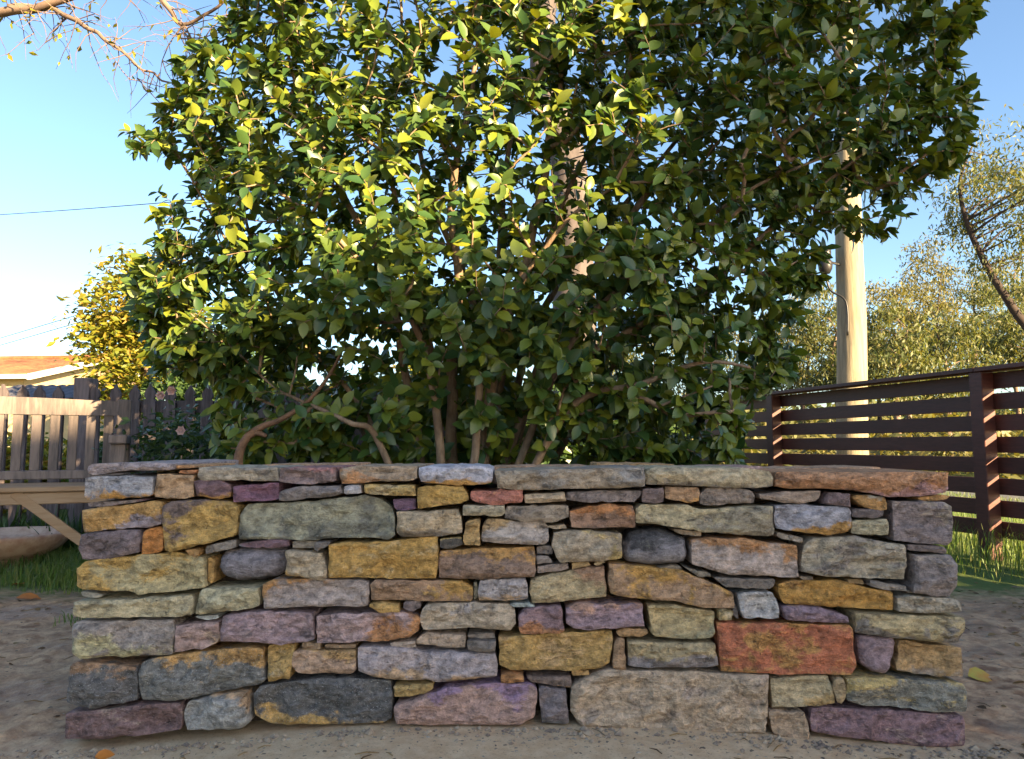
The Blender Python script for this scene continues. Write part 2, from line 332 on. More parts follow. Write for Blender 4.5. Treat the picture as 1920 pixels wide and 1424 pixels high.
(8,[(1170,372),(1400,402),(1640,432),(1650,652),(1450,652),(1150,608),(1140,560),(1165,480)],(164,130,86),(124,108,96),.36,(-.6,.2),''),
(8,[(190,662),(400,652),(635,642),(650,720),(685,850),(600,868),(205,883),(195,760)],(158,142,112),(180,142,84),.3,(-.5,.5),''),
(8,[(665,662),(730,652),(752,720),(750,800),(725,848),(690,838),(662,740)],(140,118,88),D_,.3,(0,0),''),
(8,[(755,655),(900,645),(1640,692),(1665,760),(1665,908),(1450,915),(1150,878),(900,868),(762,828)],(108,106,100),(176,150,88),.42,(.5,-.2),'speck'),
(8,[(510,892),(620,882),(1640,942),(1665,1000),(1668,1200),(1600,1195),(1370,1180),(1100,1150),(700,1100),(495,1060),(490,980)],(112,86,94),(134,108,104),.35,(0,0),''),
(8,[(170,907),(440,907),(460,960),(480,1120),(330,1110),(200,1075)],(140,118,98),(150,104,76),.3,(-.6,-.4),''),
(7,[(355,722),(560,612),(620,588),(1850,628),(1835,1065),(1600,1060),(1330,1055),(1000,1040),(700,1035),(440,1010),(360,900)],(158,138,118),(138,120,108),.4,(0,0),''),
(7,[(120,728),(330,742),(350,1000),(145,995)],(104,95,100),D_,.3,(-.5,0),''),
(7,[(30,647),(370,652),(365,733),(180,713),(60,690)],(106,90,84),(170,120,70),.2,(-1,0),''),
(7,[(360,607),(500,602),(500,640),(370,650)],(184,142,84),T,.2,(0,0),''),
(7,[(-190,347),(0,337),(600,302),(685,302),(680,440),(660,540),(560,588),(300,602),(-100,598),(-175,560)],(202,160,88),(178,140,88),.4,(0,0),''),
(7,[(690,382),(720,352),(770,362),(778,500),(775,606),(740,606),(680,580)],(130,102,76),D_,.2,(0,0),''),
(7,[(705,310),(780,287),(940,292),(955,325),(900,350),(740,347)],(176,136,92),T,.3,(0,0),''),
(7,[(795,377),(1450,392),(1470,558),(1390,572),(900,577),(790,558)],(138,122,92),(108,102,106),.45,(-1.0,0),'lay'),
(7,[(940,112),(1100,107),(1440,152),(1450,310),(1430,350),(1180,355),(1000,340),(960,300)],(148,130,92),(120,116,92),.4,(-.6,.4),''),
(7,[(330,130),(390,87),(900,97),(918,262),(800,272),(500,286),(380,277),(325,240)],(128,106,118),(150,112,96),.28,(.9,0),''),
(7,[(-35,182),(20,127),(295,110),(305,230),(322,296),(270,321),(-25,322)],(118,94,102),(180,116,74),.3,(-1.0,-.2),''),
(6,[(1660,107),(1690,92),(1800,90),(1865,120),(1700,125)],(166,180,184),G,.1,(0,0),''),
(6,[(200,192),(330,172),(850,157),(960,182),(985,212),(980,300),(920,347),(740,377),(480,392),(200,397)],(142,120,124),(192,128,76),.3,(-.3,.9),''),
(5,[(1255,182),(1400,157),(1750,150),(1945,167),(1950,367),(1900,382),(1700,397),(1400,377),(1250,372)],(132,110,118),(114,98,104),.4,(0,0),''),
(6,[(605,92),(700,77),(830,97),(835,157),(690,157),(605,112)],(190,150,82),T,.3,(0,0),''),
(6,[(845,92),(880,77),(990,80),(990,130),(940,157),(850,140)],(104,92,94),D_,.3,(0,0),''),
(6,[(995,140),(1050,97),(1300,87),(1640,102),(1710,147),(1705,248),(1660,300),(1350,282),(1010,297),(990,230)],(146,132,116),(130,122,122),.35,(0,-.4),''),
(6,[(955,370),(1040,320),(1330,337),(1330,432),(1180,427),(960,400)],(156,134,116),G,.3,(0,0),''),
(6,[(1340,341),(1550,324),(1555,362),(1340,358)],(126,112,102),D_,.2,(0,0),''),
(6,[(1340,372),(1555,371),(1555,452),(1460,455),(1340,438)],(98,90,86),D_,.2,(0,0),''),
(6,[(755,402),(945,382),(948,433),(770,443)],(150,134,124),G,.2,(0,0),''),
(6,[(515,427),(740,422),(1000,452),(1560,472),(1578,560),(1575,642),(1450,656),(1150,681),(800,664),(640,646),(520,600)],(138,128,134),(156,126,96),.25,(-1.0,-.3),''),
(6,[(80,402),(230,402),(225,466),(80,438)],(140,118,96),D_,.2,(0,0),''),
(6,[(250,412),(490,412),(495,440),(260,443)],(116,94,72),D_,.2,(0,0),''),
(6,[(25,462),(60,447),(500,452),(508,600),(460,622),(300,627),(60,622),(20,580)],(150,122,102),(184,142,86),.25,(.9,.3),''),
(5,[(1585,432),(1660,407),(1790,407),(1780,560),(1755,666),(1600,692),(1590,560)],(198,160,92),T,.3,(0,0),''),
(6,[(785,722),(880,707),(1085,697),(1085,740),(1020,778),(880,797),(785,806)],(194,160,96),T,.3,(0,0),''),
(6,[(785,920),(800,862),(1000,792),(1200,722),(1560,692),(1830,697),(1865,742),(1870,830),(1840,945),(1740,1000),(1400,1000),(1100,1005),(810,1000)],(140,112,106),(122,96,126),.36,(.8,.2),''),
(6,[(1595,622),(1775,617),(1775,678),(1600,686)],(190,130,76),T,.2,(0,0),''),
(6,[(-280,780),(-230,722),(-30,692),(300,657),(770,682),(778,830),(775,970),(700,1005),(300,1005),(0,1010),(-150,1000),(-270,940)],(80,80,83),(176,136,70),.2,(-1.1,-.4),'speck'),
(5,[(125,250),(160,227),(890,217),(900,300),(880,476),(750,486),(350,496),(190,511),(130,470)],(126,117,114),(152,146,110),.42,(-.5,-.4),''),
(5,[(905,257),(1235,227),(1240,350),(1210,401),(1100,436),(905,456)],(140,116,114),(160,136,118),.3,(-.4,.4),''),
(5,[(1045,197),(1220,182),(1225,208),(1120,223)],(144,148,148),D_,.2,(0,0),''),
(5,[(110,560),(160,532),(600,567),(618,602),(615,828),(480,848),(280,883),(170,878),(85,840),(100,700)],(84,83,86),(128,98,74),.22,(1.2,0),'speck'),
(5,[(640,542),(720,512),(900,477),(1440,424),(1560,442),(1570,550),(1585,676),(1500,711),(1250,756),(980,816),(850,828),(640,822),(625,700)],(98,98,98),(180,134,72),.2,(1.3,0),'speck'),
(5,[(75,922),(300,897),(700,852),(950,838),(955,950),(945,1045),(700,1075),(350,1110),(75,1115)],(100,78,80),(124,106,98),.3,(.4,0),''),
(5,[(965,900),(1000,832),(1200,782),(1450,758),(1462,900),(1460,990),(1390,1035),(1000,1045),(970,980)],(124,124,126),(150,120,90),.25,(.7,.3),'speck'),
]
# shared stone shader
N = NT('stone_shader', group=True)
t = N.t
for nm, ty, dv in (('A','NodeSocketColor',None),('B','NodeSocketColor',None),('Amount','NodeSocketFloat',.3),('BiasZ','NodeSocketFloat',0),('BiasX','NodeSocketFloat',0),('Speck','NodeSocketFloat',0)):
    s_ = t.interface.new_socket(nm, in_out='INPUT', socket_type=ty)
t.interface.new_socket('BSDF', in_out='OUTPUT', socket_type='NodeSocketShader')
gi = t.nodes.new('NodeGroupInput'); go = t.nodes.new('NodeGroupOutput')
tc = N.n('TexCoord'); oi = N.n('ObjectInfo')
rv = N.n('VectorMath', {0: oi.outputs['Location'], 1: (37.0, 11.0, 53.0)}, operation='MULTIPLY').outputs[0]
vec = N.n('VectorMath', {0: tc.outputs['Object'], 1: rv}, operation='ADD').outputs[0]
vst = N.scalevec(vec, (1, 1, 1.5))
sg = N.n('SeparateXYZ', {0: tc.outputs['Generated']})
n_big = N.noise(vst, 13, 5, .6, .4); n_mid = N.noise(vst, 45, 5, .65); n_fine = N.noise(vec, 260, 3, .7); n_lay = N.noise(N.scalevec(vec, (.8,.8,2.2)), 34, 5, .7)
bias = N.math('ADD', N.math('MULTIPLY', N.math('SUBTRACT', sg.outputs[2], .5), N.math('MULTIPLY', gi.outputs['BiasZ'], .45)),
              N.math('MULTIPLY', N.math('SUBTRACT', sg.outputs[0], .5), N.math('MULTIPLY', gi.outputs['BiasX'], .45)))
mm = N.math('ADD', N.math('ADD', N.math('MULTIPLY', n_big, .75), N.math('MULTIPLY', n_mid, .25)), bias)
thr = N.math('SUBTRACT', .72, N.math('MULTIPLY', gi.outputs['Amount'], .5))
msk = N.n('MapRange', {0: mm, 1: thr, 2: N.math('ADD', thr, .10)}, interpolation_type='SMOOTHSTEP').outputs[0]
col = N.mix(msk, gi.outputs['A'], gi.outputs['B'])
# tonal mottling, grain, dark pits and pale specks
v1 = N.ramp(N.math('ADD', N.math('MULTIPLY', n_mid, .6), N.math('MULTIPLY', n_lay, .4)), .3, .7)
tone = N.math('ADD', .36, N.math('MULTIPLY', v1, .98))
col = N.mix(1.0, col, N.n('CombineColor', {0: tone, 1: tone, 2: tone}).outputs[0], 'MULTIPLY')
gr = N.math('ADD', .55, N.math('MULTIPLY', n_fine, .90))
col = N.mix(1.0, col, N.n('CombineColor', {0: gr, 1: gr, 2: gr}).outputs[0], 'MULTIPLY')
ck = N.math('ABSOLUTE', N.math('SUBTRACT', N.noise(N.scalevec(vec, (1,1,1.7)), 17, 6, .62, .9), .5))
crack = N.math('MULTIPLY', N.math('SUBTRACT', 1.0, N.ramp(ck, .004, .022)), N.ramp(n_big, .52, .64))
col = N.mix(N.math('MULTIPLY', crack, .28), col, (.02,.017,.015))
pits = N.ramp(N.noise(vec, 95, 4, .7), .62, .72)
col = N.mix(N.math('MULTIPLY', pits, .55), col, (.025,.022,.02))
spk = N.ramp(N.noise(vec, 330, 2, .6), .62, .70)
col = N.mix(N.math('MULTIPLY', spk, N.math('ADD', .25, N.math('MULTIPLY', gi.outputs['Speck'], .5))), col, (.55,.53,.5))
lich = N.ramp(N.noise(vec, 20, 6, .75), .60, .74)
col = N.mix(N.math('MULTIPLY', lich, .35), col, lin((168,162,132)))
hgt = N.math('ADD', N.math('ADD', N.math('MULTIPLY', n_mid, .8), N.math('MULTIPLY', n_lay, .5)), N.math('SUBTRACT', N.math('MULTIPLY', n_fine, .22), N.math('ADD', N.math('MULTIPLY', pits, .2), N.math('MULTIPLY', crack, .25))))
bp = N.n('Bump', {'Height': hgt, 'Strength': 1.0, 'Distance': .02})
pr = N.n('BsdfPrincipled', {'Base Color': col, 'Roughness': .82, 'Specular IOR Level': .3, 'Normal': bp.outputs[0]})
t.links.new(pr.outputs[0], go.inputs[0])
STONE_GROUP = t
STONE_K = 2.05
def warm(c): 
    q = [x*STONE_K*w_ for x, w_ in zip(c, (1.08, 1.0, .88))]; f_ = min(1, .62/max(q)); return tuple(x*f_ for x in q)
def desat(c, k=.30):
    g = .3*c[0]+.59*c[1]+.11*c[2]; return tuple(x+(g-x)*k for x in c)
def stone_mat(A, B, amt, bz, bx, speck):
    A = desat(A, .21); B = desat(B, .27)
    m = bpy.data.materials.new('stone_face'); m.use_nodes = True; q = m.node_tree
    for n in list(q.nodes): q.nodes.remove(n)
    g = q.nodes.new('ShaderNodeGroup'); g.node_tree = STONE_GROUP; o = q.nodes.new('ShaderNodeOutputMaterial')
    g.inputs['A'].default_value = (*warm(lin(A)), 1); g.inputs['B'].default_value = (*warm(lin(B)), 1)
    g.inputs['Amount'].default_value = amt; g.inputs['BiasZ'].default_value = bz; g.inputs['BiasX'].default_value = bx; g.inputs['Speck'].default_value = speck
    q.links.new(g.outputs[0], o.inputs[0]); return m
def build_stone(poly, y0, depth, mat, parent, style='', seed=0, step=.0075):
    """outline (x,z) -> a rough-faced block: broken front, rounded arrises, body going back"""
    P = np.array(poly, float)
    if sum(P[i][0]*P[(i+1)%len(P)][1]-P[(i+1)%len(P)][0]*P[i][1] for i in range(len(P))) < 0: P = P[::-1]
    B = []
    for i in range(len(P)):
        a, b = P[i], P[(i+1) % len(P)]; L = np.linalg.norm(b-a); k = max(1, int(L/step))
        for j in range(k): B.append(a+(b-a)*j/k)
    B = np.array(B)
    # round corners a little, then roughen the outline
    B = .84*B+.08*(np.roll(B,1,0)+np.roll(B,-1,0))
    cen = B.mean(0)
    for i in range(len(B)):
        d = B[i]-cen; d = d/ (np.linalg.norm(d)+1e-9)
        q = noise.fractal(Vector((B[i][0]*38+seed, B[i][1]*38, 1.7)), 1, 2, 3)
        B[i] = B[i]+d*(q*.0042-.0004)
    x0, z0 = B.min(0); x1, z1 = B.max(0)
    G = []
    for gx in np.arange(x0+step*.5, x1, step):
        for gy in np.arange(z0+step*.5, z1, step):
            G.append((gx+random.uniform(-.25,.25)*step, gy+random.uniform(-.25,.25)*step))
    G = np.array(G) if G else np.zeros((0,2))
    A0 = B; A1 = np.roll(B,-1,0)
    def edist(Q):
        d = A1-A0; L2 = (d**2).sum(1)+1e-12
        w_ = Q[:,None,:]-A0[None]; tt = np.clip((w_*d[None]).sum(2)/L2,0,1)
        return np.linalg.norm(w_-tt[...,None]*d[None],axis=2).min(1)
    if len(G):
        inside = np.zeros(len(G), bool)
        for i in range(len(B)):
            a, b = A0[i], A1[i]; c = (a[1] > G[:,1]) != (b[1] > G[:,1])
            with np.errstate(divide='ignore', invalid='ignore'):
                xi = (b[0]-a[0])*(G[:,1]-a[1])/(b[1]-a[1])+a[0]
            inside ^= (c & (G[:,0] < xi))
        G = G[inside]
        if len(G): G = G[edist(G) > step*.5]
    allp = np.vstack([B, G]) if len(G) else B
    nb = len(B)
    res = delaunay_2d_cdt([Vector(p) for p in allp], [(i,(i+1)%nb) for i in range(nb)], [], 1, 1e-7)
    V2 = np.array([tuple(v) for v in res[0]]); F = [tuple(f) for f in res[2]]
    orig = res[3]
    e = edist(V2)
    H = min(x1-x0, z1-z0)
    r = {'round': min(.05, H*.48), 'round2': .028}.get(style, min(.005, H*.2))
    rd = {'round': .045, 'round2': .022}.get(style, min(.005, H*.15))
    amp = {'round': .0035, 'rough': .011}.get(style, .0125)*min(1, H/.05+.2)
    sx = seed*3.17; tx = random.uniform(-.05,.05); tz = random.uniform(-.06,.06)
    V = []
    for (x, z), ee in zip(V2, e):
        k = min(1, ee/r); y = rd*(1-math.sqrt(max(0, 1-(1-k)**2)))
        kk = min(1, ee/.014)
        st = 2.2 if style != 'lay' else 6
        q = noise.fractal(Vector((x*9+sx, z*9*st*.6, sx)), 1, 2.1, 4)*1.0 + noise.fractal(Vector((x*34, z*34*st*.5, sx+4)), 1, 2, 4)*.55
        rid = noise.noise(Vector((x*6+sx, z*22, 9+sx)))
        if style == 'lay': q += (1 if rid > .1 else 0)*.9 + noise.noise(Vector((x*3+sx, z*75, 3)))*.7
        else: q += (max(0, rid-.15))*1.3
        tr = noise.fractal(Vector((x*8+sx, z*13, sx*.7+2)), 1, 2, 2)*3.2; fl_ = math.floor(tr); fr_ = tr-fl_
        q = q*.62+(fl_+min(1, max(0, (fr_-.72)/.28)))*.55
        y += -amp*q*(.25+.75*kk) + (x-cen[0])*tx*kk + (z-cen[1])*tz*kk
        V.append((x, y0+y, z))
    idx = {}
    ring = []
    for i, og in enumerate(orig):
        for q in og:
            if q < nb: idx[q] = i
    ring = [idx[i] for i in range(nb) if i in idx]
    Fo = []
    for f in F:
        a, b, c = (V2[f[0]], V2[f[1]], V2[f[2]])
        ar = (b[0]-a[0])*(c[1]-a[1])-(c[0]-a[0])*(b[1]-a[1])
        Fo.append(f if ar > 0 else f[::-1])     # seen from -y: x right, z up -> normal -y
    dup0 = len(V); V += [V[i] for i in ring]
    n0 = len(V); m = len(ring)
    lev = [.012, depth*.5, depth]
    for li, dy in enumerate(lev):
        for i in ring:
            x, z = V2[i]; s_ = 1-.012*li
            jit = .002*noise.noise(Vector((x*30, z*30, li*5+seed)))
            V.append((cen[0]+(x-cen[0])*s_+jit, max(V[i][1], y0+rd)+dy, cen[1]+(z-cen[1])*s_+jit))
    for k in range(m):
        k2 = (k+1) % m
        Fo.append((dup0+k2, dup0+k, n0+k, n0+k2))
        for l in range(len(lev)-1):
            Fo.append((n0+l*m+k2, n0+l*m+k, n0+(l+1)*m+k, n0+(l+1)*m+k2))
    Fo.append(tuple(n0+(len(lev)-1)*m+k for k in reversed(range(m))))
    loc = Vector((cen[0], y0+.02, cen[1]))
    o = mesh('stone', [Vector(v)-loc for v in V], Fo, mat, parent, style.startswith('round'), loc-(parent.location if parent else Vector()))
    return o
wall = thing('stone_wall', 'low dry-stacked wall of ochre, grey and purple sandstone blocks', 'wall', (0, DW, 0))
WT = .46
stone_boxes = []
for i, (rg, pts, A, B, amt, (bz, bx), sty) in enumerate(S):
    ox, oy = REG[rg]
    px = [(ox+u/4, oy+v/4) for u, v in pts]
    poly = []
    for u, v in px:
        q = at(u, v, DW); poly.append((q.x, q.z))
    xx = [p[0] for p in poly]; zz = [p[1] for p in poly]
    top = max(zz) > .575
    edge = min(xx) < -.93 or max(xx) > .93
    depth = WT-.03 if (edge) else (.24 if top else random.uniform(.10,.16))
    H = min(max(xx)-min(xx), max(zz)-min(zz))
    y0 = DW + random.uniform(-.004, .010) + (.012 if H < .02 else 0) - (.006 if top else 0)
    m = stone_mat(A, B, amt, bz, bx, 1.0 if sty == 'speck' else 0.0)
    build_stone(poly, y0, depth, m, wall, sty, seed=i+1)
    stone_boxes.append((min(xx), max(xx), min(zz), max(zz)))
# back row of the coping
tx = -.97
k = 0
while tx < 1.02:
    wd = random.uniform(.16, .36); x1 = min(tx+wd, 1.03)
    if x1-tx > .05:
        A = random.choice([(150,116,92),(132,122,110),(168,128,86),(140,110,106)])
        m = stone_mat(A, T, .3, 0, 0, 0)
        zt = .596+random.uniform(-.008,.005)
        build_stone([(tx+.004,.545),(x1-.004,.545),(x1-.006,zt),(tx+.006,zt+random.uniform(-.006,.006))], DW+.25, .2, m, wall, '', seed=200+k, step=.012)
    tx = x1; k += 1
M_mortar = simple('mortar', lin((64,54,46)), .95, 120, .35, .9, dist=.006)
b = MB(); b.box(-1.0, 1.0, DW+.11, DW+WT-.02, -.03, .535)
b.build('mortar_core', M_mortar, wall, loc=-wall.location)
# ---------------------------------------------------------------- dark slat fence on the right
M_dark = simple('stained_dark_timber', lin((92,50,42)), .55, 14, .35, .25, (1,1,6), spec=.4)
FA = Vector((2.95, 4.6, 0)); FB = Vector((2.40, 6.72, 0)); fd = (FB-FA); bay = fd.length; fd.normalize()
rzf = math.atan2(fd.y, fd.x)
fence = thing('slat_fence', 'dark brown stained fence of horizontal boards with gaps and capping board', 'fence', FA, rzf)
# local x runs along the fence away from the camera, local -y is the street side (+x world), local +y the garden side
FH = 1.13
posts = [-2, -1, 0, 1, 2, 3, 4]
for i in posts:
    b = MB(); b.box(i*bay-.047, i*bay+.047, -.02, .075, -.1, FH-.028, .004); b.build('post', M_dark, fence)
for i in posts[:-1]:
    for k in range(8):
        z1 = FH-.035-k*.130
        j = random.uniform(-.003,.003)
        b = MB(); b.box(i*bay+.003, (i+1)*bay-.003, -.045, -.022, z1-.099+j, z1+j, .003); o_ = b.build('board', M_dark, fence); o_.rotation_euler = (random.uniform(-.02,.02), random.uniform(-.0012,.0012), 0)
    b = MB(); b.box(i*bay+.002, (i+1)*bay-.002, -.06, .085, FH-.027, FH, .003); b.build('cap_board', M_dark, fence)

# ---------------------------------------------------------------- picket fence on the left
M_picket = simple('weathered_picket_wood', lin((108,98,98)), .85, 22, .4, .5, (3,3,.35), col2=lin((70,62,62)))
PY = 4.9
pf = thing('picket_fence', 'weathered grey picket fence with pointed ogee tops behind the bench', 'fence', (-2.2, PY, 0))
prof = [(x*1.08, z*1.03) for x, z in [(.036,0),(.036,.925),(.035,.945),(.024,.958),(.033,.975),(.034,.988),(.026,1.012),(.011,1.032),(.003,1.052)]]
pv = [(x,-.010,z) for x,z in prof]+[(-x,-.010,z) for x,z in reversed(prof)]
n = len(pv); pv2 = pv+[(x,.010,z) for x,_,z in pv]
pfaces = [tuple(range(n)), tuple(reversed(range(n,2*n)))]+[((i+1)%n, i, n+i, n+(i+1)%n) for i in range(n)]
pm = bpy.data.meshes.new('picket'); pm.from_pydata(pv2, [], pfaces); pm.update(); pm.materials.append(M_picket)
pitch = 35*PY/FPX
x_ref = at(37, 800, PY).x
post_x = at(152, 800, PY).x
i0 = -6
for i in range(i0, 22):
    x = x_ref+i*pitch
    if abs(x-post_x) < .05: continue
    o = bpy.data.objects.new('picket', pm); C.objects.link(o); o.parent = pf
    o.location = (x+2.2, 0, -.035+random.uniform(-.006,.006)); o.rotation_euler = (0, random.uniform(-.012,.012), 0)
for zc in (.905, .27):
    b = MB(); b.box(x_ref-.9+2.2, x_ref+22*pitch+2.2, .012, .05, zc-.04, zc+.04, .003); b.build('rail', M_picket, pf)
for xx in (post_x, post_x+2.4):
    b = MB(); b.box(xx+2.2-.052, xx+2.2+.052, -.02, .09, -.1, 1.095, .004); b.build('post', M_picket, pf)

# ---------------------------------------------------------------- garden bench
M_bench = simple('weathered_bench_timber', lin((122,110,104)), .8, 20, .35, .4, (3,3,.4), col2=lin((84,78,76)))
M_seat = simple('pale_bench_timber', lin((150,128,102)), .75, 20, .3, .4, (.4,3,3), col2=lin((136,110,82)))
BR = Vector((at(245,800,3.7).x, 3.7, 0)); rb = R(25)
bench = thing('garden_bench', 'weathered timber garden bench with slatted back and pale seat boards', 'bench', BR, rb)
BL = 1.25                                   # local x from -BL to 0, back at y=0, front at y=-.45
def bx(nm, *a, mat=M_bench, bev=.004):
    b = MB(); b.box(*a, bev); return b.build(nm, mat, bench)
for x in (-BL+.03, -.03):
    bx('back_post', x-.03, x+.03, -.03, .03, -.04, .875)
    bx('front_leg', x-.03, x+.03, -.46, -.40, -.04, .655)
    bx('armrest', x-.035, x+.035, -.49, .02, .657, .695)
# crest rail rising towards the middle
b = MB(); nseg = 12
for s in range(nseg):
    xa = -BL+.06+(BL-.12)*s/nseg; xb = -BL+.06+(BL-.12)*(s+1)/nseg
    ha = .862+.016*math.sin(math.pi*(xa+BL)/BL); hb = .862+.016*math.sin(math.pi*(xb+BL)/BL)
    v = [(xa,-.018,.795),(xb,-.018,.795),(xb,.018,.795),(xa,.018,.795),(xa,-.018,ha),(xb,-.018,hb),(xb,.018,hb),(xa,.018,ha)]
    b.add(v, [(3,2,1,0),(4,5,6,7),(0,1,5,4),(2,3,7,6)]+([(3,0,4,7)] if s == 0 else [])+([(1,2,6,5)] if s == nseg-1 else []))
b.build('crest_rail', M_bench, bench)
bx('lower_rail', -BL+.06, -.06, -.018, .018, .488, .53)
ns = 15
for s in range(ns):
    x = -BL+.06+(BL-.12)*(s+.5)/ns
    bx('slat', x-.020, x+.020, -.010, .010, .53, .797, bev=.002)
for k in range(4):
    y = -.455+k*.108
    bx('seat_board', -BL-.01, .01, y, y+.1, .452, .474, mat=M_seat)
bx('apron', -BL+.06, -.06, -.44, -.415, .40, .45, mat=M_seat)
for s in (-1, 1):
    b = MB(); M = Matrix.Translation((-.24 if s > 0 else -BL+.24, -.43, .31)) @ Matrix.Rotation(R(40)*s, 4, 'Y')
    b.box(-.22, .22, -.012, .012, -.02, .02, .002, M); b.build('brace', M_seat, bench)

# ---------------------------------------------------------------- shallow stone bowl in the grass
M_bowl = simple('worn_terracotta', lin((222,190,164)), .85, 18, .3, .4, col2=lin((184,140,116)))
bw = at(20, 1022, 3.95)
b = MB(); b.lathe([(.0,-.09),(.17,-.09),(.16,-.02),(.20,0),(.27,.035),(.315,.085),(.33,.115),(.325,.128),(.305,.125),(.28,.095),(.2,.06),(0,.05)], 40)
bowl = b.build('shallow_bowl', M_bowl, None, True, (at(20,1020,4.3).x-.02, 4.3, .025))
tag(bowl, 'wide shallow terracotta bowl sitting in the grass beside the bench', 'bowl')

# ---------------------------------------------------------------- utility pole beyond the fence
N = NT('pole_timber'); tc = N.n('TexCoord'); v = N.scalevec(tc.outputs['Object'], (3,3,.25))
a = N.noise(v, 9, 6, .65)
k_ = N.mix(N.ramp(a, .3, .7), lin((112,104,86)), lin((148,136,112)))
bp_ = N.n('Bump', {'Height': a, 'Strength': .5, 'Distance': .01})
M_pole = N.out(N.n('BsdfPrincipled', {'Base Color': k_, 'Roughness': .85, 'Normal': bp_.outputs[0]}).outputs[0])
POY = 8.7; pb = at(1598, 850, POY)
pole = thing('utility_pole', 'tall pale round timber utility pole rising behind the dark fence', 'utility pole', (pb.x, POY, 0))
zs = np.linspace(-.1, 8.2, 12)
tl = [(at(1598, 850, POY), .175), (at(1597, 600, POY), .162), (at(1590, 420, POY), .148), (at(1586, 100, POY), .125)]
def pol_at(z):
    zz = [q[0].z for q in tl]; return np.interp(z, zz, [q[0].x for q in tl]), np.interp(z, zz, [q[1] for q in tl])
b = MB(); pts = []; rad = []
for z in zs:
    x, r = pol_at(z); pts.append((x-pb.x, 0, z)); rad.append(r if z < 5 else r*(1-.04*(z-5)))
b.tube(pts, rad, 20); b.build('shaft', M_pole, pole, True)
M_black = simple('black_plastic', (.02,.02,.022), .4, 60, .2, .1)
q = at(1547, 490, POY-.1)
b = MB(); b.lathe([(0,-.16),(.05,-.15),(.075,-.10),(.085,-.02),(.07,0),(.055,.02),(.07,.05),(.07,.14),(.05,.16),(0,.16)], 16, (q.x-pb.x, q.y-POY)); 
b.v = [(x,y,z+q.z) for x,y,z in b.v]; b.build('cable_joint', M_black, pole, True)
b = MB(); b.tube(catmull([(q.x-pb.x, q.y-POY, q.z-.15),(q.x-pb.x+.05,-.1,q.z-.35),(q.x-pb.x+.2,-.16,q.z-.5),(q.x-pb.x+.2,-.17,q.z-.9)],5), .012, 6); b.build('cable', M_black, pole, True)
b = MB(); b.tube([(q.x-pb.x,q.y-POY,q.z),(q.x-pb.x+.2,-.05,q.z-.03)], .015, 6); b.build('bracket', M_black, pole)
# wires running to the pole
M_wire = simple('wire', (.02,.02,.025), .5, 10, .1, 0)
for (ul, vl, dl, vr, lab) in ((-250, 415, 34, 262, 'thin overhead wire high across the sky left of the camellia'),
                              (-250, 706, 30, 132, 'upper of two low overhead wires above the house roof'),
                              (-250, 717, 30, 160, 'lower of two low overhead wires above the house roof')):
    A = at(ul, vl, dl); Bp = at(1588, vr, POY); mid = []
    for s in range(41):
        t_ = s/40; p = A.lerp(Bp, t_); p.z -= (.35 if vl < 500 else .25)*4*t_*(1-t_)*.5; mid.append(p)
    b = MB(); b.tube(mid, .011 if vl > 500 else .012, 5)
    o = b.build('power_line', M_wire); tag(o, lab, 'wire', 'overhead wires')

# ---------------------------------------------------------------- neighbour's house on the left
M_rooft = simple('terracotta_roof_tiles', lin((160,104,68)), .8, 6, .3, .3, col2=lin((126,82,56)))
M_cream = simple('cream_render', lin((190,168,132)), .8, 8, .12, .2)
M_white = simple('white_trim', lin((220,214,200)), .6, 8, .1, .1)
M_slate = simple('grey_roof_tiles', lin((92,92,100)), .7, 8, .4, .3)
M_glass = simple('window_glass', (.03,.035,.04), .08, 5, .1, 0, spec=.8)
HY = 30.0
ridgeR = at(188, 672, HY); eaveL = at(-60, 706, HY-3)
hx = ridgeR.x; rz = ridgeR.z; ez = at(100, 706, HY-4).z
house = thing('house', 'cream house with terracotta tiled roof beyond the picket fence', 'house', (hx, HY, 0), R(-6))
L = 16; W2 = 4.0
def tiled(nm, xa, xb, y0, z0, y1, z1, mat, ncol, nrow, par):
    b = MB(); vv = []
    for r_ in range(nrow+1):
        for sub in ((0,) if r_ == 0 else (0, 1)):
            t_ = r_/nrow; lift = .03 if (sub == 1) else 0
            if r_ == nrow and sub == 1: continue
            row = []
            for c_ in range(ncol*4+1):
                x = xa+(xb-xa)*c_/(ncol*4); wv = .035*abs(math.sin(math.pi*c_/4))
                row.append((x, y0+(y1-y0)*t_, z0+(z1-z0)*t_+wv+(lift if sub == 0 and r_ else 0)))
            vv.append(row)
    nc = ncol*4+1
    for row in vv: b.v += row
    for j in range(len(vv)-1):
        for i in range(nc-1): b.f.append((j*nc+i, j*nc+i+1, (j+1)*nc+i+1, (j+1)*nc+i))
    return b.build(nm, mat, par, False)
tf = tiled('roof', -L, .5, -W2-.4, ez, 0, rz, M_rooft, 46, 14, house)
tiled('roof', -L, .5, W2+.4, ez, 0, rz, M_rooft, 46, 14, house)
b = MB(); b.tube([(-L,0,rz+.03),(.5,0,rz+.03)], .11, 8); b.build('ridge_cap', M_rooft, house)
b = MB(); b.box(-L+.3, 0, -W2, W2, 0, ez-.02); b.build('wall', M_cream, house)
b = MB(); b.add([(.0,-W2,ez-.02),(.0,W2,ez-.02),(.0,0,rz-.06),(-.25,-W2,ez-.02),(-.25,W2,ez-.02),(-.25,0,rz-.06)],[(0,1,2),(5,4,3),(0,2,5,3),(1,4,5,2),(0,3,4,1)]); b.build('gable', M_cream, house)
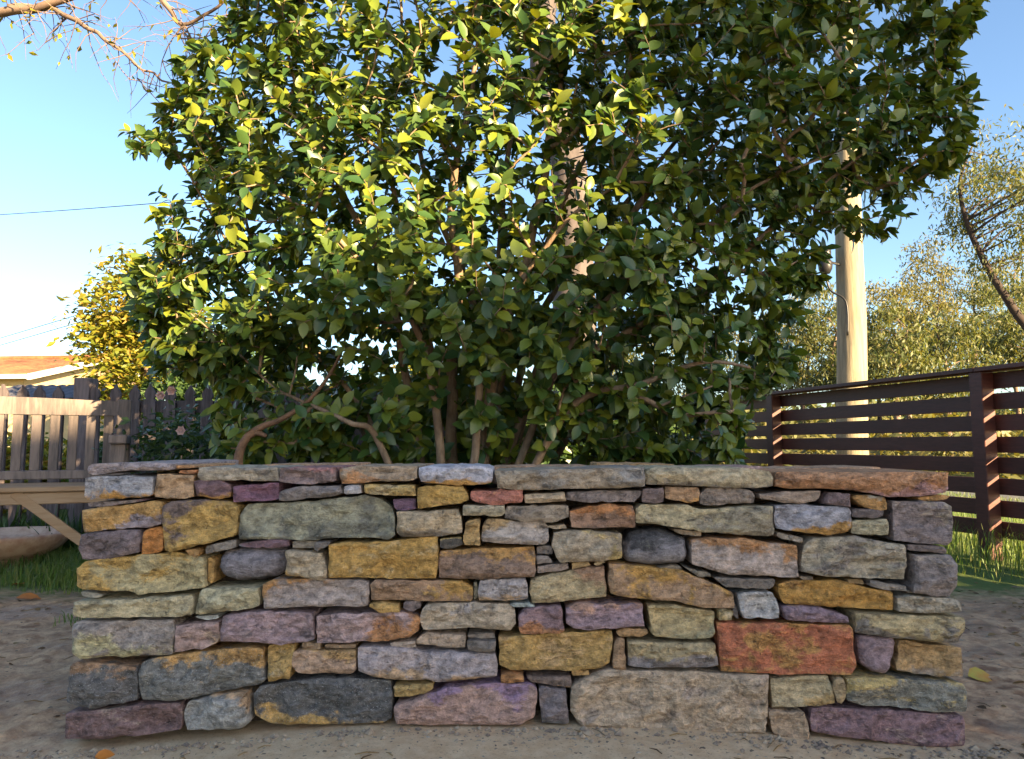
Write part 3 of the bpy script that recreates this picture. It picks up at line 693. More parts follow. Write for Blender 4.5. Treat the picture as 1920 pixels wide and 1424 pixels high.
for s in (-1,1):
    b = MB(); b.add([(.44,s*(W2+.42),ez-.16),(.54,s*(W2+.42),ez-.16),(.54,0,rz-.14),(.44,0,rz-.14),(.44,s*(W2+.42),ez+.05),(.54,s*(W2+.42),ez+.05),(.54,0,rz+.08),(.44,0,rz+.08)],
      [(0,1,2,3),(4,5,6,7),(0,1,5,4),(1,2,6,5),(2,3,7,6),(3,0,4,7)]); b.build('barge_board', M_white, house)
b = MB(); b.box(-L, .45, -W2-.5, -W2-.38, ez-.12, ez+.03); b.build('gutter', M_white, house)
for x in (-2.5, -6.0, -9.5):
    wn = MB(); wn.box(x-.6, x+.6, -W2-.04, -W2+.02, 1.0, 2.2); wo = wn.build('window', M_white, house)
    for dx in (-.28, .28):
        wn = MB(); wn.box(x+dx-.24, x+dx+.24, -W2-.05, -W2-.03, 1.06, 2.14); wn.build('pane', M_glass, wo)
# grey-roofed shed in front of the house
sh = at(110, 735, 17); sz = at(110, 722, 17).z; sl = at(110, 750, 16).z
shed = thing('shed', 'low shed with dark grey tiled roof in front of the house', 'shed', (sh.x, 17, 0), R(-4))
tiled('roof', -1.3, 1.3, -1.2, sl, .3, sz, M_slate, 10, 7, shed)
b = MB(); b.box(-1.2, 1.2, -1.0, 1.4, -.05, sl-.02); b.build('wall', M_cream, shed)
tiled('roof', -1.3, 1.3, 1.6, sl, .3, sz, M_slate, 10, 7, shed)

# ---------------------------------------------------------------- unseen house added behind the camera, shaped to cast shade over the wall
PX = Vector((math.cos(SUN_TH), math.sin(SUN_TH), 0)); QX = Vector((math.sin(SUN_TH), -math.cos(SUN_TH), 0))
def pq(p, q, z): v = PX*p+QX*q; return (v.x, v.y, z)
M_brick = simple('red_brick', lin((150,92,72)), .85, 20, .3, .4)
bh = thing('added_shade_house', 'unseen brick house with flat-roofed wing, added to shade the wall', 'house', (0,0,0))
BF = [(3,2,1,0),(4,5,6,7),(0,1,5,4),(1,2,6,5),(2,3,7,6),(3,0,4,7)]
def block(nm, p0, p1, q0, q1, zb0, zb1, zt0, zt1, mat):
    mesh(nm, [pq(p0,q0,zb0),pq(p1,q0,zb1),pq(p1,q1,zb1),pq(p0,q1,zb0),pq(p0,q0,zt0),pq(p1,q0,zt1),pq(p1,q1,zt1),pq(p0,q1,zt0)], BF, mat, bh)
block('wall', -3.0, 2.14, 16.0, 24.0, -.1, -.1, 6.32, 6.32, M_brick)
block('roof', -3.2, 2.14, 15.8, 24.2, 6.33, 6.33, 6.46, 6.46, M_slate)
block('wall', 2.15, 4.3, 16.0, 24.0, -.1, -.1, 7.1, 8.8, M_brick)
block('roof', 2.15, 4.5, 15.7, 24.3, 7.12, 8.98, 7.25, 9.1, M_slate)
# ---------------------------------------------------------------- leaves
def frames(D, Nn):
    """unit x axes D and approximate normals Nn -> rotation matrices (n,3,3) columns x,y,z"""
    D = D/np.linalg.norm(D,axis=1,keepdims=True)
    Yv = np.cross(Nn, D); Yv /= np.linalg.norm(Yv,axis=1,keepdims=True)+1e-9
    Zv = np.cross(D, Yv)
    return np.stack([D, Yv, Zv], axis=2)
def leaf_template(kind='broad'):
    if kind == 'broad':
        xs_ = [0,.2,.48,.76,1]; hw = [0,.23,.30,.20,0]; droop = .14; fold = .28
    elif kind == 'small':
        xs_ = [0,.45,1]; hw = [0,.24,0]; droop = .1; fold = .3
    else:   # narrow gum leaf
        xs_ = [0,.4,1]; hw = [0,.15,0]; droop = .12; fold = .1
    V = [(0,0,0)]; F = []; prev = [0]
    for i in range(1, len(xs_)):
        x = xs_[i]; z = -droop*x*x
        if hw[i] > 0:
            a = len(V); V += [(x,hw[i],z+fold*hw[i]),(x,0,z),(x,-hw[i],z+fold*hw[i])]; cur = [a,a+1,a+2]
        else:
            a = len(V); V.append((x,0,z)); cur = [a]
        if len(prev) == 1 and len(cur) == 3: F += [(prev[0],cur[1],cur[0]),(prev[0],cur[2],cur[1])]
        elif len(prev) == 3 and len(cur) == 3: F += [(prev[0],prev[1],cur[1],cur[0]),(prev[1],prev[2],cur[2],cur[1])]
        else: F += [(prev[0],prev[1],cur[0]),(prev[1],prev[2],cur[0])]
        prev = cur
    return np.array(V,float), F
def leaf_cloud(P, D, Nn, size, kind):
    T, F = leaf_template(kind); Rm = frames(D, Nn)
    V = np.einsum('nij,kj->nki', Rm, T)*size[:,None,None]+P[:,None,:]
    k = len(T); n = len(P)
    fl = []
    for i in range(n):
        o = i*k; fl += [tuple(q+o for q in f) for f in F]
    return V.reshape(-1,3), fl
def pip(poly, x, y):
    c = False; n = len(poly)
    for i in range(n):
        (x1,y1),(x2,y2) = poly[i], poly[(i+1)%n]
        if (y1 > y) != (y2 > y) and x < (x2-x1)*(y-y1)/(y2-y1)+x1: c = not c
    return c
def pdist(poly, x, y):
    m = 1e9; n = len(poly)
    for i in range(n):
        (x1,y1),(x2,y2) = poly[i], poly[(i+1)%n]; dx, dy = x2-x1, y2-y1
        t_ = max(0,min(1,((x-x1)*dx+(y-y1)*dy)/(dx*dx+dy*dy+1e-9))); m = min(m, math.hypot(x-x1-t_*dx, y-y1-t_*dy))
    return m
M_bark = simple('camellia_bark', lin((150,128,104)), .85, 55, .5, .9, (1,1,.4), col2=lin((112,92,74)))
M_cam = leafmat('camellia_leaf', [(.030,.075,.024),(.068,.122,.026),(.125,.17,.024),(.21,.23,.022)], .36, .20, (1.9,1.7,.45), .45)

# ---------------------------------------------------------------- the camellia
SIL = [(470, -300), (440, 0), (350, 95), (295, 130), (310, 200), (212, 262), (250, 300), (335, 330), (280, 360), (285, 420), (280, 470), (240, 520), (250, 590), (260, 680), (415, 720), (400, 790), (415, 880), (1400, 880), (1395, 800), (1420, 740), (1500, 690), (1485, 620), (1535, 530), (1545, 470), (1685, 430), (1705, 390), (1800, 310), (1845, 215), (1785, 100), (1845, 10), (1875, -200), (1685, -480), (1150, -640), (720, -560)]
STEMS = [[(845, 900, 3.2, 0.0274), (848, 760, 3.2, 0.0248), (852, 620, 3.18, 0.0221), (858, 500, 3.15, 0.0195), (850, 370, 3.12, 0.0168), (880, 200, 3.1, 0.0129), (900, 40, 3.1, 0.0089), (905, -200, 3.1, 0.005)],
 [(885, 900, 3.12, 0.0261), (930, 680, 3.08, 0.0221), (985, 500, 3.05, 0.0201), (1015, 360, 3.05, 0.0175), (1035, 240, 3.05, 0.0142), (1060, 100, 3.1, 0.0102), (1100, -120, 3.15, 0.0056)],
 [(900, 900, 3.25, 0.0248), (1010, 690, 3.22, 0.0208), (1110, 520, 3.2, 0.0182), (1200, 380, 3.25, 0.0149), (1330, 230, 3.3, 0.0109), (1450, 60, 3.35, 0.0069), (1540, -120, 3.4, 0.0043)],
 [(890, 890, 3.2, 0.0208), (1000, 730, 3.15, 0.0182), (1150, 640, 3.1, 0.0155), (1300, 550, 3.05, 0.0129), (1480, 400, 3.0, 0.0096), (1640, 270, 3.0, 0.0056)],
 [(830, 890, 3.3, 0.0234), (765, 720, 3.35, 0.0195), (735, 560, 3.35, 0.0168), (650, 380, 3.3, 0.0129), (570, 200, 3.3, 0.0089), (520, 20, 3.3, 0.0056)],
 [(820, 890, 3.25, 0.0168), (690, 780, 3.35, 0.0122), (560, 640, 3.4, 0.0089), (440, 480, 3.4, 0.0069), (360, 330, 3.3, 0.0043)],
 [(800, 890, 3.0, 0.0168), (720, 840, 2.95, 0.0135), (650, 790, 2.9, 0.0102), (520, 730, 3.1, 0.0056), (420, 640, 3.2, 0.0043), (330, 560, 3.2, 0.003)],
 [(900, 890, 3.05, 0.0195), (1050, 790, 2.95, 0.0155), (1200, 720, 2.85, 0.0116), (1320, 680, 2.8, 0.0076), (1400, 690, 2.8, 0.005)],
 [(870, 890, 3.5, 0.0234), (890, 600, 3.7, 0.0195), (800, 350, 3.85, 0.0142), (760, 100, 3.9, 0.0089), (740, -150, 3.9, 0.005)],
 [(905, 890, 3.5, 0.0221), (1010, 600, 3.7, 0.0182), (1200, 350, 3.85, 0.0129), (1400, 100, 3.9, 0.0076), (1500, -100, 3.9, 0.0043)],
 [(870, 890, 3.4, 0.0208), (930, 560, 3.5, 0.0175), (950, 300, 3.55, 0.0129), (980, 50, 3.6, 0.0076), (1000, -250, 3.6, 0.0043)],
 [(830, 890, 3.4, 0.0182), (620, 700, 3.6, 0.0142), (480, 480, 3.7, 0.0089), (430, 250, 3.7, 0.005)],
 [(905, 890, 3.4, 0.0182), (1150, 690, 3.6, 0.0142), (1350, 520, 3.7, 0.0096), (1560, 330, 3.7, 0.005)],
 [(850, 890, 3.05, 0.02), (800, 680, 2.95, 0.016), (700, 520, 2.9, 0.012), (600, 420, 2.85, 0.008), (480, 330, 2.85, 0.004)],
 [(860, 890, 3.0, 0.018), (905, 700, 2.9, 0.015), (960, 560, 2.85, 0.012), (1060, 420, 2.85, 0.008), (1180, 330, 2.85, 0.005)],
 [(880, 890, 3.1, 0.018), (1060, 660, 3.0, 0.014), (1250, 480, 2.9, 0.01), (1400, 360, 2.85, 0.007), (1560, 290, 2.85, 0.004)],
 [(840, 890, 3.3, 0.018), (800, 600, 3.3, 0.015), (720, 300, 3.3, 0.01), (690, 100, 3.3, 0.006)],
 [(870, 890, 3.2, 0.018), (960, 640, 3.3, 0.015), (1080, 330, 3.3, 0.01), (1210, 120, 3.3, 0.006)]]
cambase = at(866, 890, 3.2); cambase.z = -.04
camellia = thing('camellia_tree', 'large glossy-leaved camellia spreading its many stems behind the stone wall', 'tree', cambase)
NP = []; NR = []; NL = []          # node positions, min radius, leaf load
parent_of = []
for st in STEMS:
    pts = [Vector((at(u,v,d)))for u,v,d,r in st]
    pts[0] = Vector((pts[0].x*.5+cambase.x*.5, pts[0].y, -.06))
    cp = catmull(pts, 6); rr = np.interp(np.linspace(0,len(st)-1,len(cp)), range(len(st)), [s[3] for s in st])
    cp = [p+Vector((noise.noise(p*4),noise.noise(p*4+Vector((5,5,5))),0))*.018 for p in cp]
    b = MB(); b.tube([p-cambase for p in cp], rr, 8); b.build('stem', M_bark, camellia, True)
    for i, p in enumerate(cp):
        if p.z > .35: NP.append(tuple(p))
nst = len(NP)
NP = np.array(NP)
# twig tips through the crown's volume
tips = []
tries = 0
while len(tips) < 5200 and tries < 160000:
    tries += 1
    u = random.uniform(230,1850); v = random.uniform(-620,880)
    if not pip(SIL, u, v): continue
    e = pdist(SIL, u, v)
    half = .85*min(1, math.sqrt(max(e,8)/330))
    d = 3.3+random.uniform(-1,1)*half
    if v > 640: d = max(d, 2.50)
    p = at(u, v, d)
    if p.z < .22: continue
    # clumps and holes
    cl = noise.noise(p*2.6)+.5*noise.noise(p*6)
    if cl < -.15 and random.random() < .7: continue
    # the open heart of the shrub where the stems show
    if d < 3.4 and math.hypot((u-960)/200, (v-380)/200) < 1 and random.random() < .5: continue
    if v < -80 and random.random() < .45: continue
    tips.append(p)
tips = np.array([tuple(t_) for t_ in tips])
d0 = np.array([np.min(np.linalg.norm(NP-t_,axis=1)) for t_ in tips])
order = np.argsort(d0)
nodes = [Vector(p) for p in NP]; cap = 120000
arr = np.zeros((cap,3)); arr[:len(nodes)] = NP; cnt = len(nodes)
par = [-1]*cnt; load = np.zeros(cap)
paths = []
for ti in order:
    T_ = tips[ti]
    dv = T_-arr[:cnt]; dist = np.linalg.norm(dv,axis=1)
    outw = arr[:cnt]-np.array([cambase.x, 3.25, .3])
    pen = dist*(1+.35*(dv[:,2] < -.05))
    # prefer growing outwards
    dot = (dv*outw).sum(1)/(dist*np.linalg.norm(outw,axis=1)+1e-9)
    pen = pen*(1.25-.25*dot)
    j = int(np.argmin(pen)); A = Vector(arr[j]); Bt = Vector(T_); Ld = (Bt-A).length
    k = max(2, int(Ld/.07))
    ctrl = A.lerp(Bt,.5)+Vector((random.uniform(-1,1),random.uniform(-1,1),random.uniform(-.2,1)))*Ld*.13
    pth = [j]; last = j
    for s in range(1,k+1):
        t_ = s/k; p = A*(1-t_)**2+ctrl*2*t_*(1-t_)+Bt*t_*t_
        arr[cnt] = p; par.append(last); last = cnt; pth.append(cnt); cnt += 1
    paths.append(pth)
for pth in paths:
    q = pth[-1]
    while q >= 0: load[q] += 1; q = par[q]
b = MB(); cb = np.array(cambase)
for pth in paths:
    rad = [.0017*max(1,load[q])**.45 for q in pth]; rad[0] = min(rad[0], rad[1]*1.2)
    b.tube([Vector(arr[q]-cb) for q in pth], rad, 5 if rad[1] > .003 else 4, cap=False)
b.build('branches', M_bark, camellia, True)
LP = []; LD = []; LN = []; LS = []
for pth in paths:
    ps = [Vector(arr[q]) for q in pth]
    tipd = (ps[-1]-ps[-2]).normalized()
    nl = random.randint(8,12)
    Lr = .17
    for i in range(nl):
        s = (i/nl)**1.2*Lr; p = ps[-1]; rem = s; dirn = tipd
        for a_ in range(len(ps)-1,0,-1):
            seg = (ps[a_]-ps[a_-1]).length
            if rem <= seg: p = ps[a_].lerp(ps[a_-1], rem/seg); dirn = (ps[a_]-ps[a_-1]).normalized(); break
            rem -= seg
        else: p = ps[0]
        az = i*2.4+random.uniform(-.4,.4)
        side = dirn.orthogonal().normalized(); side = Matrix.Rotation(az,3,dirn) @ side
        out = dirn*random.uniform(.25,.9)+side*random.uniform(.7,1.1)+Vector((0,0,random.uniform(-.35,.15)))
        out.normalize()
        oc = Vector((p.x-cambase.x, p.y-3.4, (p.z-1.3)*.5)).normalized()
        up = (Vector((random.uniform(-.35,.65), random.uniform(-1.1,.15), .62))+oc*.5).normalized()
        LP.append(p); LD.append(out); LN.append(up); LS.append(random.uniform(.046,.082)*(1 if random.random() > .12 else .6))
LP = np.array([tuple(p) for p in LP]); LD = np.array([tuple(p) for p in LD]); LN = np.array([tuple(p) for p in LN]); LS = np.array(LS)
# leaves in front of the others and large in the picture become single parts, the rest one mass
cen3 = LP+LD*LS[:,None]*.5
vis = LS/ cen3[:,1]
infr = (np.abs(cen3[:,0]/cen3[:,1]) < .66) & (cen3[:,2] < .65+.58*cen3[:,1])
score = np.where(infr, vis*(1+.3*np.abs((LN*np.array([0,-1,0])).sum(1))), 0)
pick = np.argsort(-score)[:300]; rest = np.setdiff1d(np.arange(len(LP)), pick)
V, F = leaf_cloud(LP[rest]-cb, LD[rest], LN[rest], LS[rest], 'broad')
mesh('foliage', V, F, M_cam, camellia, True, kind='stuff')
T_, TF = leaf_template('broad')
lm = bpy.data.meshes.new('leaf'); lm.from_pydata([tuple(q) for q in T_], [], TF); lm.update(); lm.materials.append(M_cam)
lm.polygons.foreach_set('use_smooth', [True]*len(lm.polygons))
Rm = frames(LD[pick], LN[pick])
for i, q in enumerate(pick):
    o = bpy.data.objects.new('leaf', lm); C.objects.link(o); o.parent = camellia
    M = Matrix([list(r_) for r_ in Rm[i]]).to_4x4()
    o.matrix_local = Matrix.Translation(Vector(LP[q]-cb)) @ M @ Matrix.Scale(float(LS[q]),4)

# ---------------------------------------------------------------- generic tree
def tree(name, label, cat, base, H, crown, leafmat_, barkmat, nclump=60, per=40, lsize=.12, kind='gum', trunk_r=.12, lean=(0,0), group=None, seed=0, clump_r=.45, trunk_path=None, nlimb=9):
    rs = random.Random(seed)
    root = thing(name, label, cat, base, 0, group)
    if trunk_path is None:
        top = Vector((lean[0], lean[1], H*.86))
        pts = [Vector((0,0,-.1)), top*.3+Vector((rs.uniform(-.1,.1)*H*.3,rs.uniform(-.1,.1)*H*.3,0)), top*.62+Vector((rs.uniform(-.1,.1)*H*.3,rs.uniform(-.1,.1)*H*.3,0)), top]
    else: pts = [Vector(p) for p in trunk_path]
    cp = catmull(pts, 7); rad = [trunk_r*(1-.85*i/(len(cp)-1)) for i in range(len(cp))]
    b = MB(); b.tube(cp, rad, 9)
    cx, cy, cz, rx, ry, rz_ = crown
    cl = []
    for i in range(nclump):
        for _ in range(30):
            p = Vector((rs.uniform(-1,1),rs.uniform(-1,1),rs.uniform(-1,1)))
            if .25 < p.length < 1: break
        cl.append(Vector((cx+p.x*rx, cy+p.y*ry, cz+p.z*rz_)))
    limbs = rs.sample(cl, min(len(cl), max(nlimb, len(cl)//3)))
    for q in limbs:
        cand = [(i,p) for i,p in enumerate(cp) if p.z < q.z+.2 and i > len(cp)*.25] or [(len(cp)-1,cp[-1])]
        i, p = min(cand, key=lambda t_: (t_[1]-q).length+abs(t_[1].z-(q.z-.35*(q-t_[1]).length))*.5)
        m_ = p.lerp(q,.5)+Vector((rs.uniform(-.1,.1),rs.uniform(-.1,.1),rs.uniform(-.05,.2)))*(q-p).length
        pth = catmull([p,m_,q],4); r0 = min(rad[i]*.6, .012*(q-p).length+.008)
        b.tube(pth, [r0*(1-.8*k/(len(pth)-1)) for k in range(len(pth))], 5, cap=False)
    b.build('trunk', barkmat, root, True)
    P = []; D = []; Nn = []; Sz = []
    for q in cl:
        rr = clump_r*rs.uniform(.6,1.25)
        for k in range(per):
            a = Vector((rs.gauss(0,1),rs.gauss(0,1),rs.gauss(0,.75)))*rr*.5
            P.append(tuple(q+a))
            if kind == 'gum': d = Vector((rs.uniform(-1,1),rs.uniform(-1,1),rs.uniform(-1.6,.1)))
            else: d = Vector((rs.uniform(-1,1),rs.uniform(-1,1),rs.uniform(-.6,.5)))
            D.append(tuple(d)); Nn.append((rs.uniform(-1,1),rs.uniform(-1,.4),rs.uniform(.1,1.2))); Sz.append(lsize*rs.uniform(.6,1.3))
    V, F = leaf_cloud(np.array(P),np.array(D),np.array(Nn),np.array(Sz),'gumleaf' if kind == 'gum' else 'small')
    mesh('crown', V, F, leafmat_, root, False, kind='stuff')
    return root
M_gumbark = simple('gum_bark', lin((132,112,96)), .85, 8, .45, .5, (1,1,.3), col2=lin((78,66,60)))
M_greybark = simple('grey_gum_bark', lin((98,90,88)), .9, 8, .4, .6, (1,1,.3), col2=lin((66,60,60)))
M_gumdark = simple('dark_gum_bark', lin((66,56,52)), .9, 8, .4, .5, (1,1,.3))
M_gum = leafmat('gum_leaf', [(.07,.095,.036),(.10,.125,.043),(.14,.15,.048),(.18,.16,.05)], .5, .35, (1.5,1.4,.6), .4)
M_gum2 = leafmat('gum_leaf_olive', [(.10,.115,.038),(.14,.14,.045),(.19,.16,.045),(.12,.13,.05)], .5, .35, (1.5,1.3,.5), .4)
M_autumn = leafmat('autumn_leaf', [(.11,.15,.02),(.18,.19,.02),(.25,.22,.02),(.27,.17,.03)], .5, .35, (1.4,1.2,.5), .3)
M_shrub = leafmat('shrub_leaf', [(.03,.06,.02),(.05,.09,.025),(.07,.12,.03)], .4, .25, (1.6,1.6,.5), .4)
M_strap = leafmat('strap_leaf', [(.03,.065,.02),(.05,.10,.03),(.08,.13,.035)], .4, .25, (1.6,1.6,.5), .4)
# big eucalypt whose trunk shows through the camellia
gb = at(1085, 800, 13); gp = at(1065, 300, 13)
tree('gum_tree', 'huge grey eucalyptus trunk seen through the middle of the camellia', 'tree', (gb.x, 13, 0), 14,
     (0,0,11.5,3.6,3.6,2.6), M_gum, M_greybark, 70, 40, .2, 'gum', .50, seed=3, clump_r=1.2,
     trunk_path=[(0,0,-.2),(-.05,0,2),(gp.x-gb.x,0,gp.z),(gp.x-gb.x-.45,0,7.5),(-.4,0,10.5),(-.2,0,12.5)])
# bending dark gum on the right
def rel(u,v,d,bs): q = at(u,v,d); return (q.x-bs[0], q.y-bs[1], q.z)
D1 = 13.0; bs = (at(1990,800,D1).x, D1, 0)
tree('gum_tree', 'dark crooked eucalyptus with bending trunk right of the utility pole', 'tree', bs, 7,
     (rel(1890,380,D1,bs)[0],0,rel(1890,400,D1,bs)[2],1.15,1.2,1.75), M_gum, M_gumdark, 60, 120, .11, 'gum', .10, seed=5, clump_r=.45,
     trunk_path=[(0,0,-.1),rel(1960,680,D1,bs),rel(1900,580,D1,bs),rel(1850,500,D1,bs),rel(1812,415,D1,bs),rel(1800,340,D1,bs),rel(1825,270,D1,bs)], nlimb=26)
# the bush beyond the road
LABG = 'slender green-leaved eucalyptus in the bushland beyond the dark fence'
LABG2 = 'taller olive-yellow eucalyptus in the sunlit bushland beyond the dark fence'
k = 0
for (u, vt, d, wd, mt) in [(1450,600,24,1.6,M_gum2),(1500,570,28,1.8,M_gum2),(1545,560,22,1.4,M_gum),(1640,520,26,1.9,M_gum2),(1660,600,19,1.3,M_gum),(1700,540,30,2.0,M_gum2),(1740,470,27,1.8,M_gum2),
                       (1770,590,20,1.5,M_gum),(1800,500,32,2.2,M_gum2),(1850,530,24,1.8,M_gum),(1880,480,30,2.1,M_gum2),(1915,560,21,1.6,M_gum),(1960,500,26,2,M_gum2),(1990,560,22,1.7,M_gum),
                       (1380,610,30,2.0,M_gum2),(1300,600,27,1.8,M_gum),(1220,610,32,2.0,M_gum2),(1140,630,28,1.9,M_gum),(1590,580,34,2.2,M_gum2)]:
    top = at(u, vt-28, d); Ht = top.z
    tree('gum_tree', LABG if mt is M_gum else LABG2, 'tree', (top.x, d, -.05), Ht, (0,0,Ht*.68,wd*.62,wd*.7,Ht*.32), mt, M_gumbark if k%3 else M_gumdark, 46, 95, .17, 'gum', .10+.025*(k%3), (random.uniform(-.6,.6),0), 'eucalyptus trees in the bushland', 20+k, .5, None, 22)
    k += 1
# scrub at the foot of the bush
P = []; D = []; Nn = []; Sz = []
for i in range(42000):
    y = random.uniform(15, 46); x = random.uniform(-.12*y, .95*y); h = random.random()**1.3*(.7+.055*(y-15)+.8*noise.noise(Vector((x*.4,y*.4,0))))
    P.append((x,y,h)); D.append((random.uniform(-1,1),random.uniform(-1,1),random.uniform(-.4,1))); Nn.append((random.uniform(-1,1),random.uniform(-1,.3),1)); Sz.append(random.uniform(.2,.5))
V, F = leaf_cloud(np.array(P),np.array(D),np.array(Nn),np.array(Sz),'gumleaf')
tag(mesh('undergrowth', V, F, M_gum2, None, False, kind='stuff'), 'dry scrubby undergrowth below the eucalyptus trees', 'undergrowth')
P = []; D = []; Nn = []; Sz = []
for i in range(30000):
    y = random.uniform(48, 62); x = random.uniform(-.75*y, .95*y); h = random.random()*(3.4+1.2*noise.noise(Vector((x*.12,0,0)))+.8*noise.noise(Vector((x*.5,y*.2,3))))
    P.append((x,y,h)); D.append((random.uniform(-1,1),random.uniform(-1,1),random.uniform(-.8,.6))); Nn.append((random.uniform(-1,1),random.uniform(-1,.3),1)); Sz.append(random.uniform(.5,1.1))
V, F = leaf_cloud(np.array(P),np.array(D),np.array(Nn),np.array(Sz),'small')
tag(mesh('far_woodland', V, F, M_gum, None, False, kind='stuff'), 'distant line of woodland along the horizon', 'woodland')
# autumn tree and shrubs beyond the picket fence
ab = at(262, 800, 14)
tree('autumn_tree', 'yellow and orange autumn tree between the house and the camellia', 'tree', (ab.x,14,0), 4.6, (.05,0,2.75,1.05,1.0,1.55), M_autumn, M_gumbark, 120, 70, .16, 'broad', .10, seed=11, clump_r=.42)
ab = at(420, 800, 12)
tree('leafy_tree', 'mid green leafy tree behind the picket fence beside the autumn tree', 'tree', (ab.x,12,0), 2.9, (0,0,1.7,1.2,1.0,1.0), M_shrub, M_gumbark, 100, 60, .15, 'broad', .07, seed=12, clump_r=.40)
LABS = 'green bushy garden shrub growing behind the picket fence'
for i, (u, d, h, wd, mt) in enumerate([(30,7.5,.75,.6,M_autumn),(110,8.5,.6,.55,M_shrub),(300,6.4,.8,.5,M_shrub),(390,6.0,.9,.5,M_shrub),(470,6.6,1.0,.6,M_shrub),(570,7.5,1.3,.8,M_autumn),(690,6.4,1.25,.8,M_shrub),(1010,6.6,1.25,.9,M_shrub),(830,6.2,1.3,.8,M_shrub),(1170,7.2,1.2,.8,M_shrub),(740,9.5,1.7,.9,M_autumn)]):
    q = at(u, 850, d)
    tree('garden_shrub', ('dark green bushy shrub in the gap behind the camellia stems' if u > 780 else LABS if mt is M_shrub else 'yellow-leaved garden shrub growing behind the picket fence'), 'shrub', (q.x,d,-.03), h, (0,0,h*.55,wd,wd*.8,h*.45), mt, M_gumdark, 60, 60, .11, 'broad', .02, group='shrubs behind the camellia' if u > 780 else 'shrubs behind the picket fence', seed=40+i, clump_r=.22)
# azalea with pink flowers by the fence end
az = at(345, 850, 3.75)
azo = tree('azalea_shrub', 'small azalea with pink flowers between bench and camellia', 'shrub', (az.x,3.75,-.03), .95, (.02,0,.52,.24,.2,.34), M_shrub, M_gumdark, 48, 36, .05, 'broad', .018, seed=60, clump_r=.13)
M_pink = simple('pink_petal', (.62,.42,.40), .6, 20, .2, .1)
for (u, v) in ((322,733),(340,808),(302,742)):
    q = at(u, v, 3.5); b = MB()
    for ring_, (nr, rr, tilt) in enumerate(((6,.026,.35),(5,.018,.9))):
        for k in range(nr):
            a = 2*math.pi*k/nr+ring_*.4
            d = Vector((math.cos(a)*math.cos(tilt), -math.sin(tilt), math.sin(a)*math.cos(tilt)))
            t_ = Vector((-math.sin(a),0,math.cos(a)))
            c0 = Vector((0,0,0)); b.add([c0, d*rr*.6+t_*rr*.42, d*rr, d*rr*.6-t_*rr*.42, d*rr*.6+Vector((0,.006,0))],[(0,1,4),(1,2,4),(2,3,4),(3,0,4)])
    o = b.build('flower', M_pink, azo, True); o.location = q-Vector(azo.location)
# old crooked shrub stem left of the camellia
M_stem = simple('smooth_brown_bark', lin((128,98,76)), .8, 60, .5, .9)
sb = at(450, 900, 3.0); sb.z = 0
b = MB(); pth = catmull([(0,0,-.1),(0,0,.45)]+[tuple(at(u,v,3.0)-sb) for u,v in ((447,862),(462,822),(492,800),(530,785),(590,740),(640,660),(660,560))],6)
b.tube(pth, [.024-.021*i/(len(pth)-1) for i in range(len(pth))], 9)
pth = catmull([tuple(at(u,v,3.0)-sb) for u,v in ((468,816),(482,812),(500,818))],5); b.tube(pth,[.016-.008*i/(len(pth)-1) for i in range(len(pth))],7)
st_ = thing('shrub_stem', 'bent brown bare stem rising behind the wall left of the camellia', 'shrub', sb); b.build('stem', M_stem, st_, True)
# strappy plants in the shade behind the wall
def strap(label, base, n, ln, seed, group):
    rs = random.Random(seed); b = MB()
    for i in range(n):
        a = rs.uniform(0, 2*math.pi); L_ = ln*rs.uniform(.6,1.1); w_ = rs.uniform(.006,.012); sp = rs.uniform(.15,.8)
        p0 = Vector((math.cos(a)*.03, math.sin(a)*.03, 0)); vs_ = []
        sd_ = Vector((-math.sin(a), math.cos(a), 0))
        for k in range(6):
            t_ = k/5; r_ = L_*sp*t_; z = L_*(t_*1.0-.75*sp*t_*t_); wk = w_*(1-t_**2)+.0008
            c_ = p0+Vector((math.cos(a)*r_, math.sin(a)*r_, z)); vs_ += [c_-sd_*wk, c_+sd_*wk]
        b.add(vs_, [(2*k,2*k+1,2*k+3,2*k+2) for k in range(5)])
    root = thing('strappy_plant', label, 'plant', base, 0, group); b.build('leaves', M_strap, root, True)
LABP = 'dark strappy-leaved plant in the shade below the camellia'
for i in range(22):
    u = random.uniform(440,1420); d = random.uniform(2.55,4.4); q = at(u,860,d)
    strap(LABP, (q.x,d,-.03), 46, random.uniform(.45,.72), 100+i, 'strappy plants below the camellia')
LABQ = 'low dark green leafy plant under the garden bench'
for i in range(9):
    u = random.uniform(-20,170); d = random.uniform(4.62,4.8); q = at(u,960,d)
    strap(LABQ, (q.x,d,-.03), 44, random.uniform(.26,.40), 200+i, 'plants under the bench')
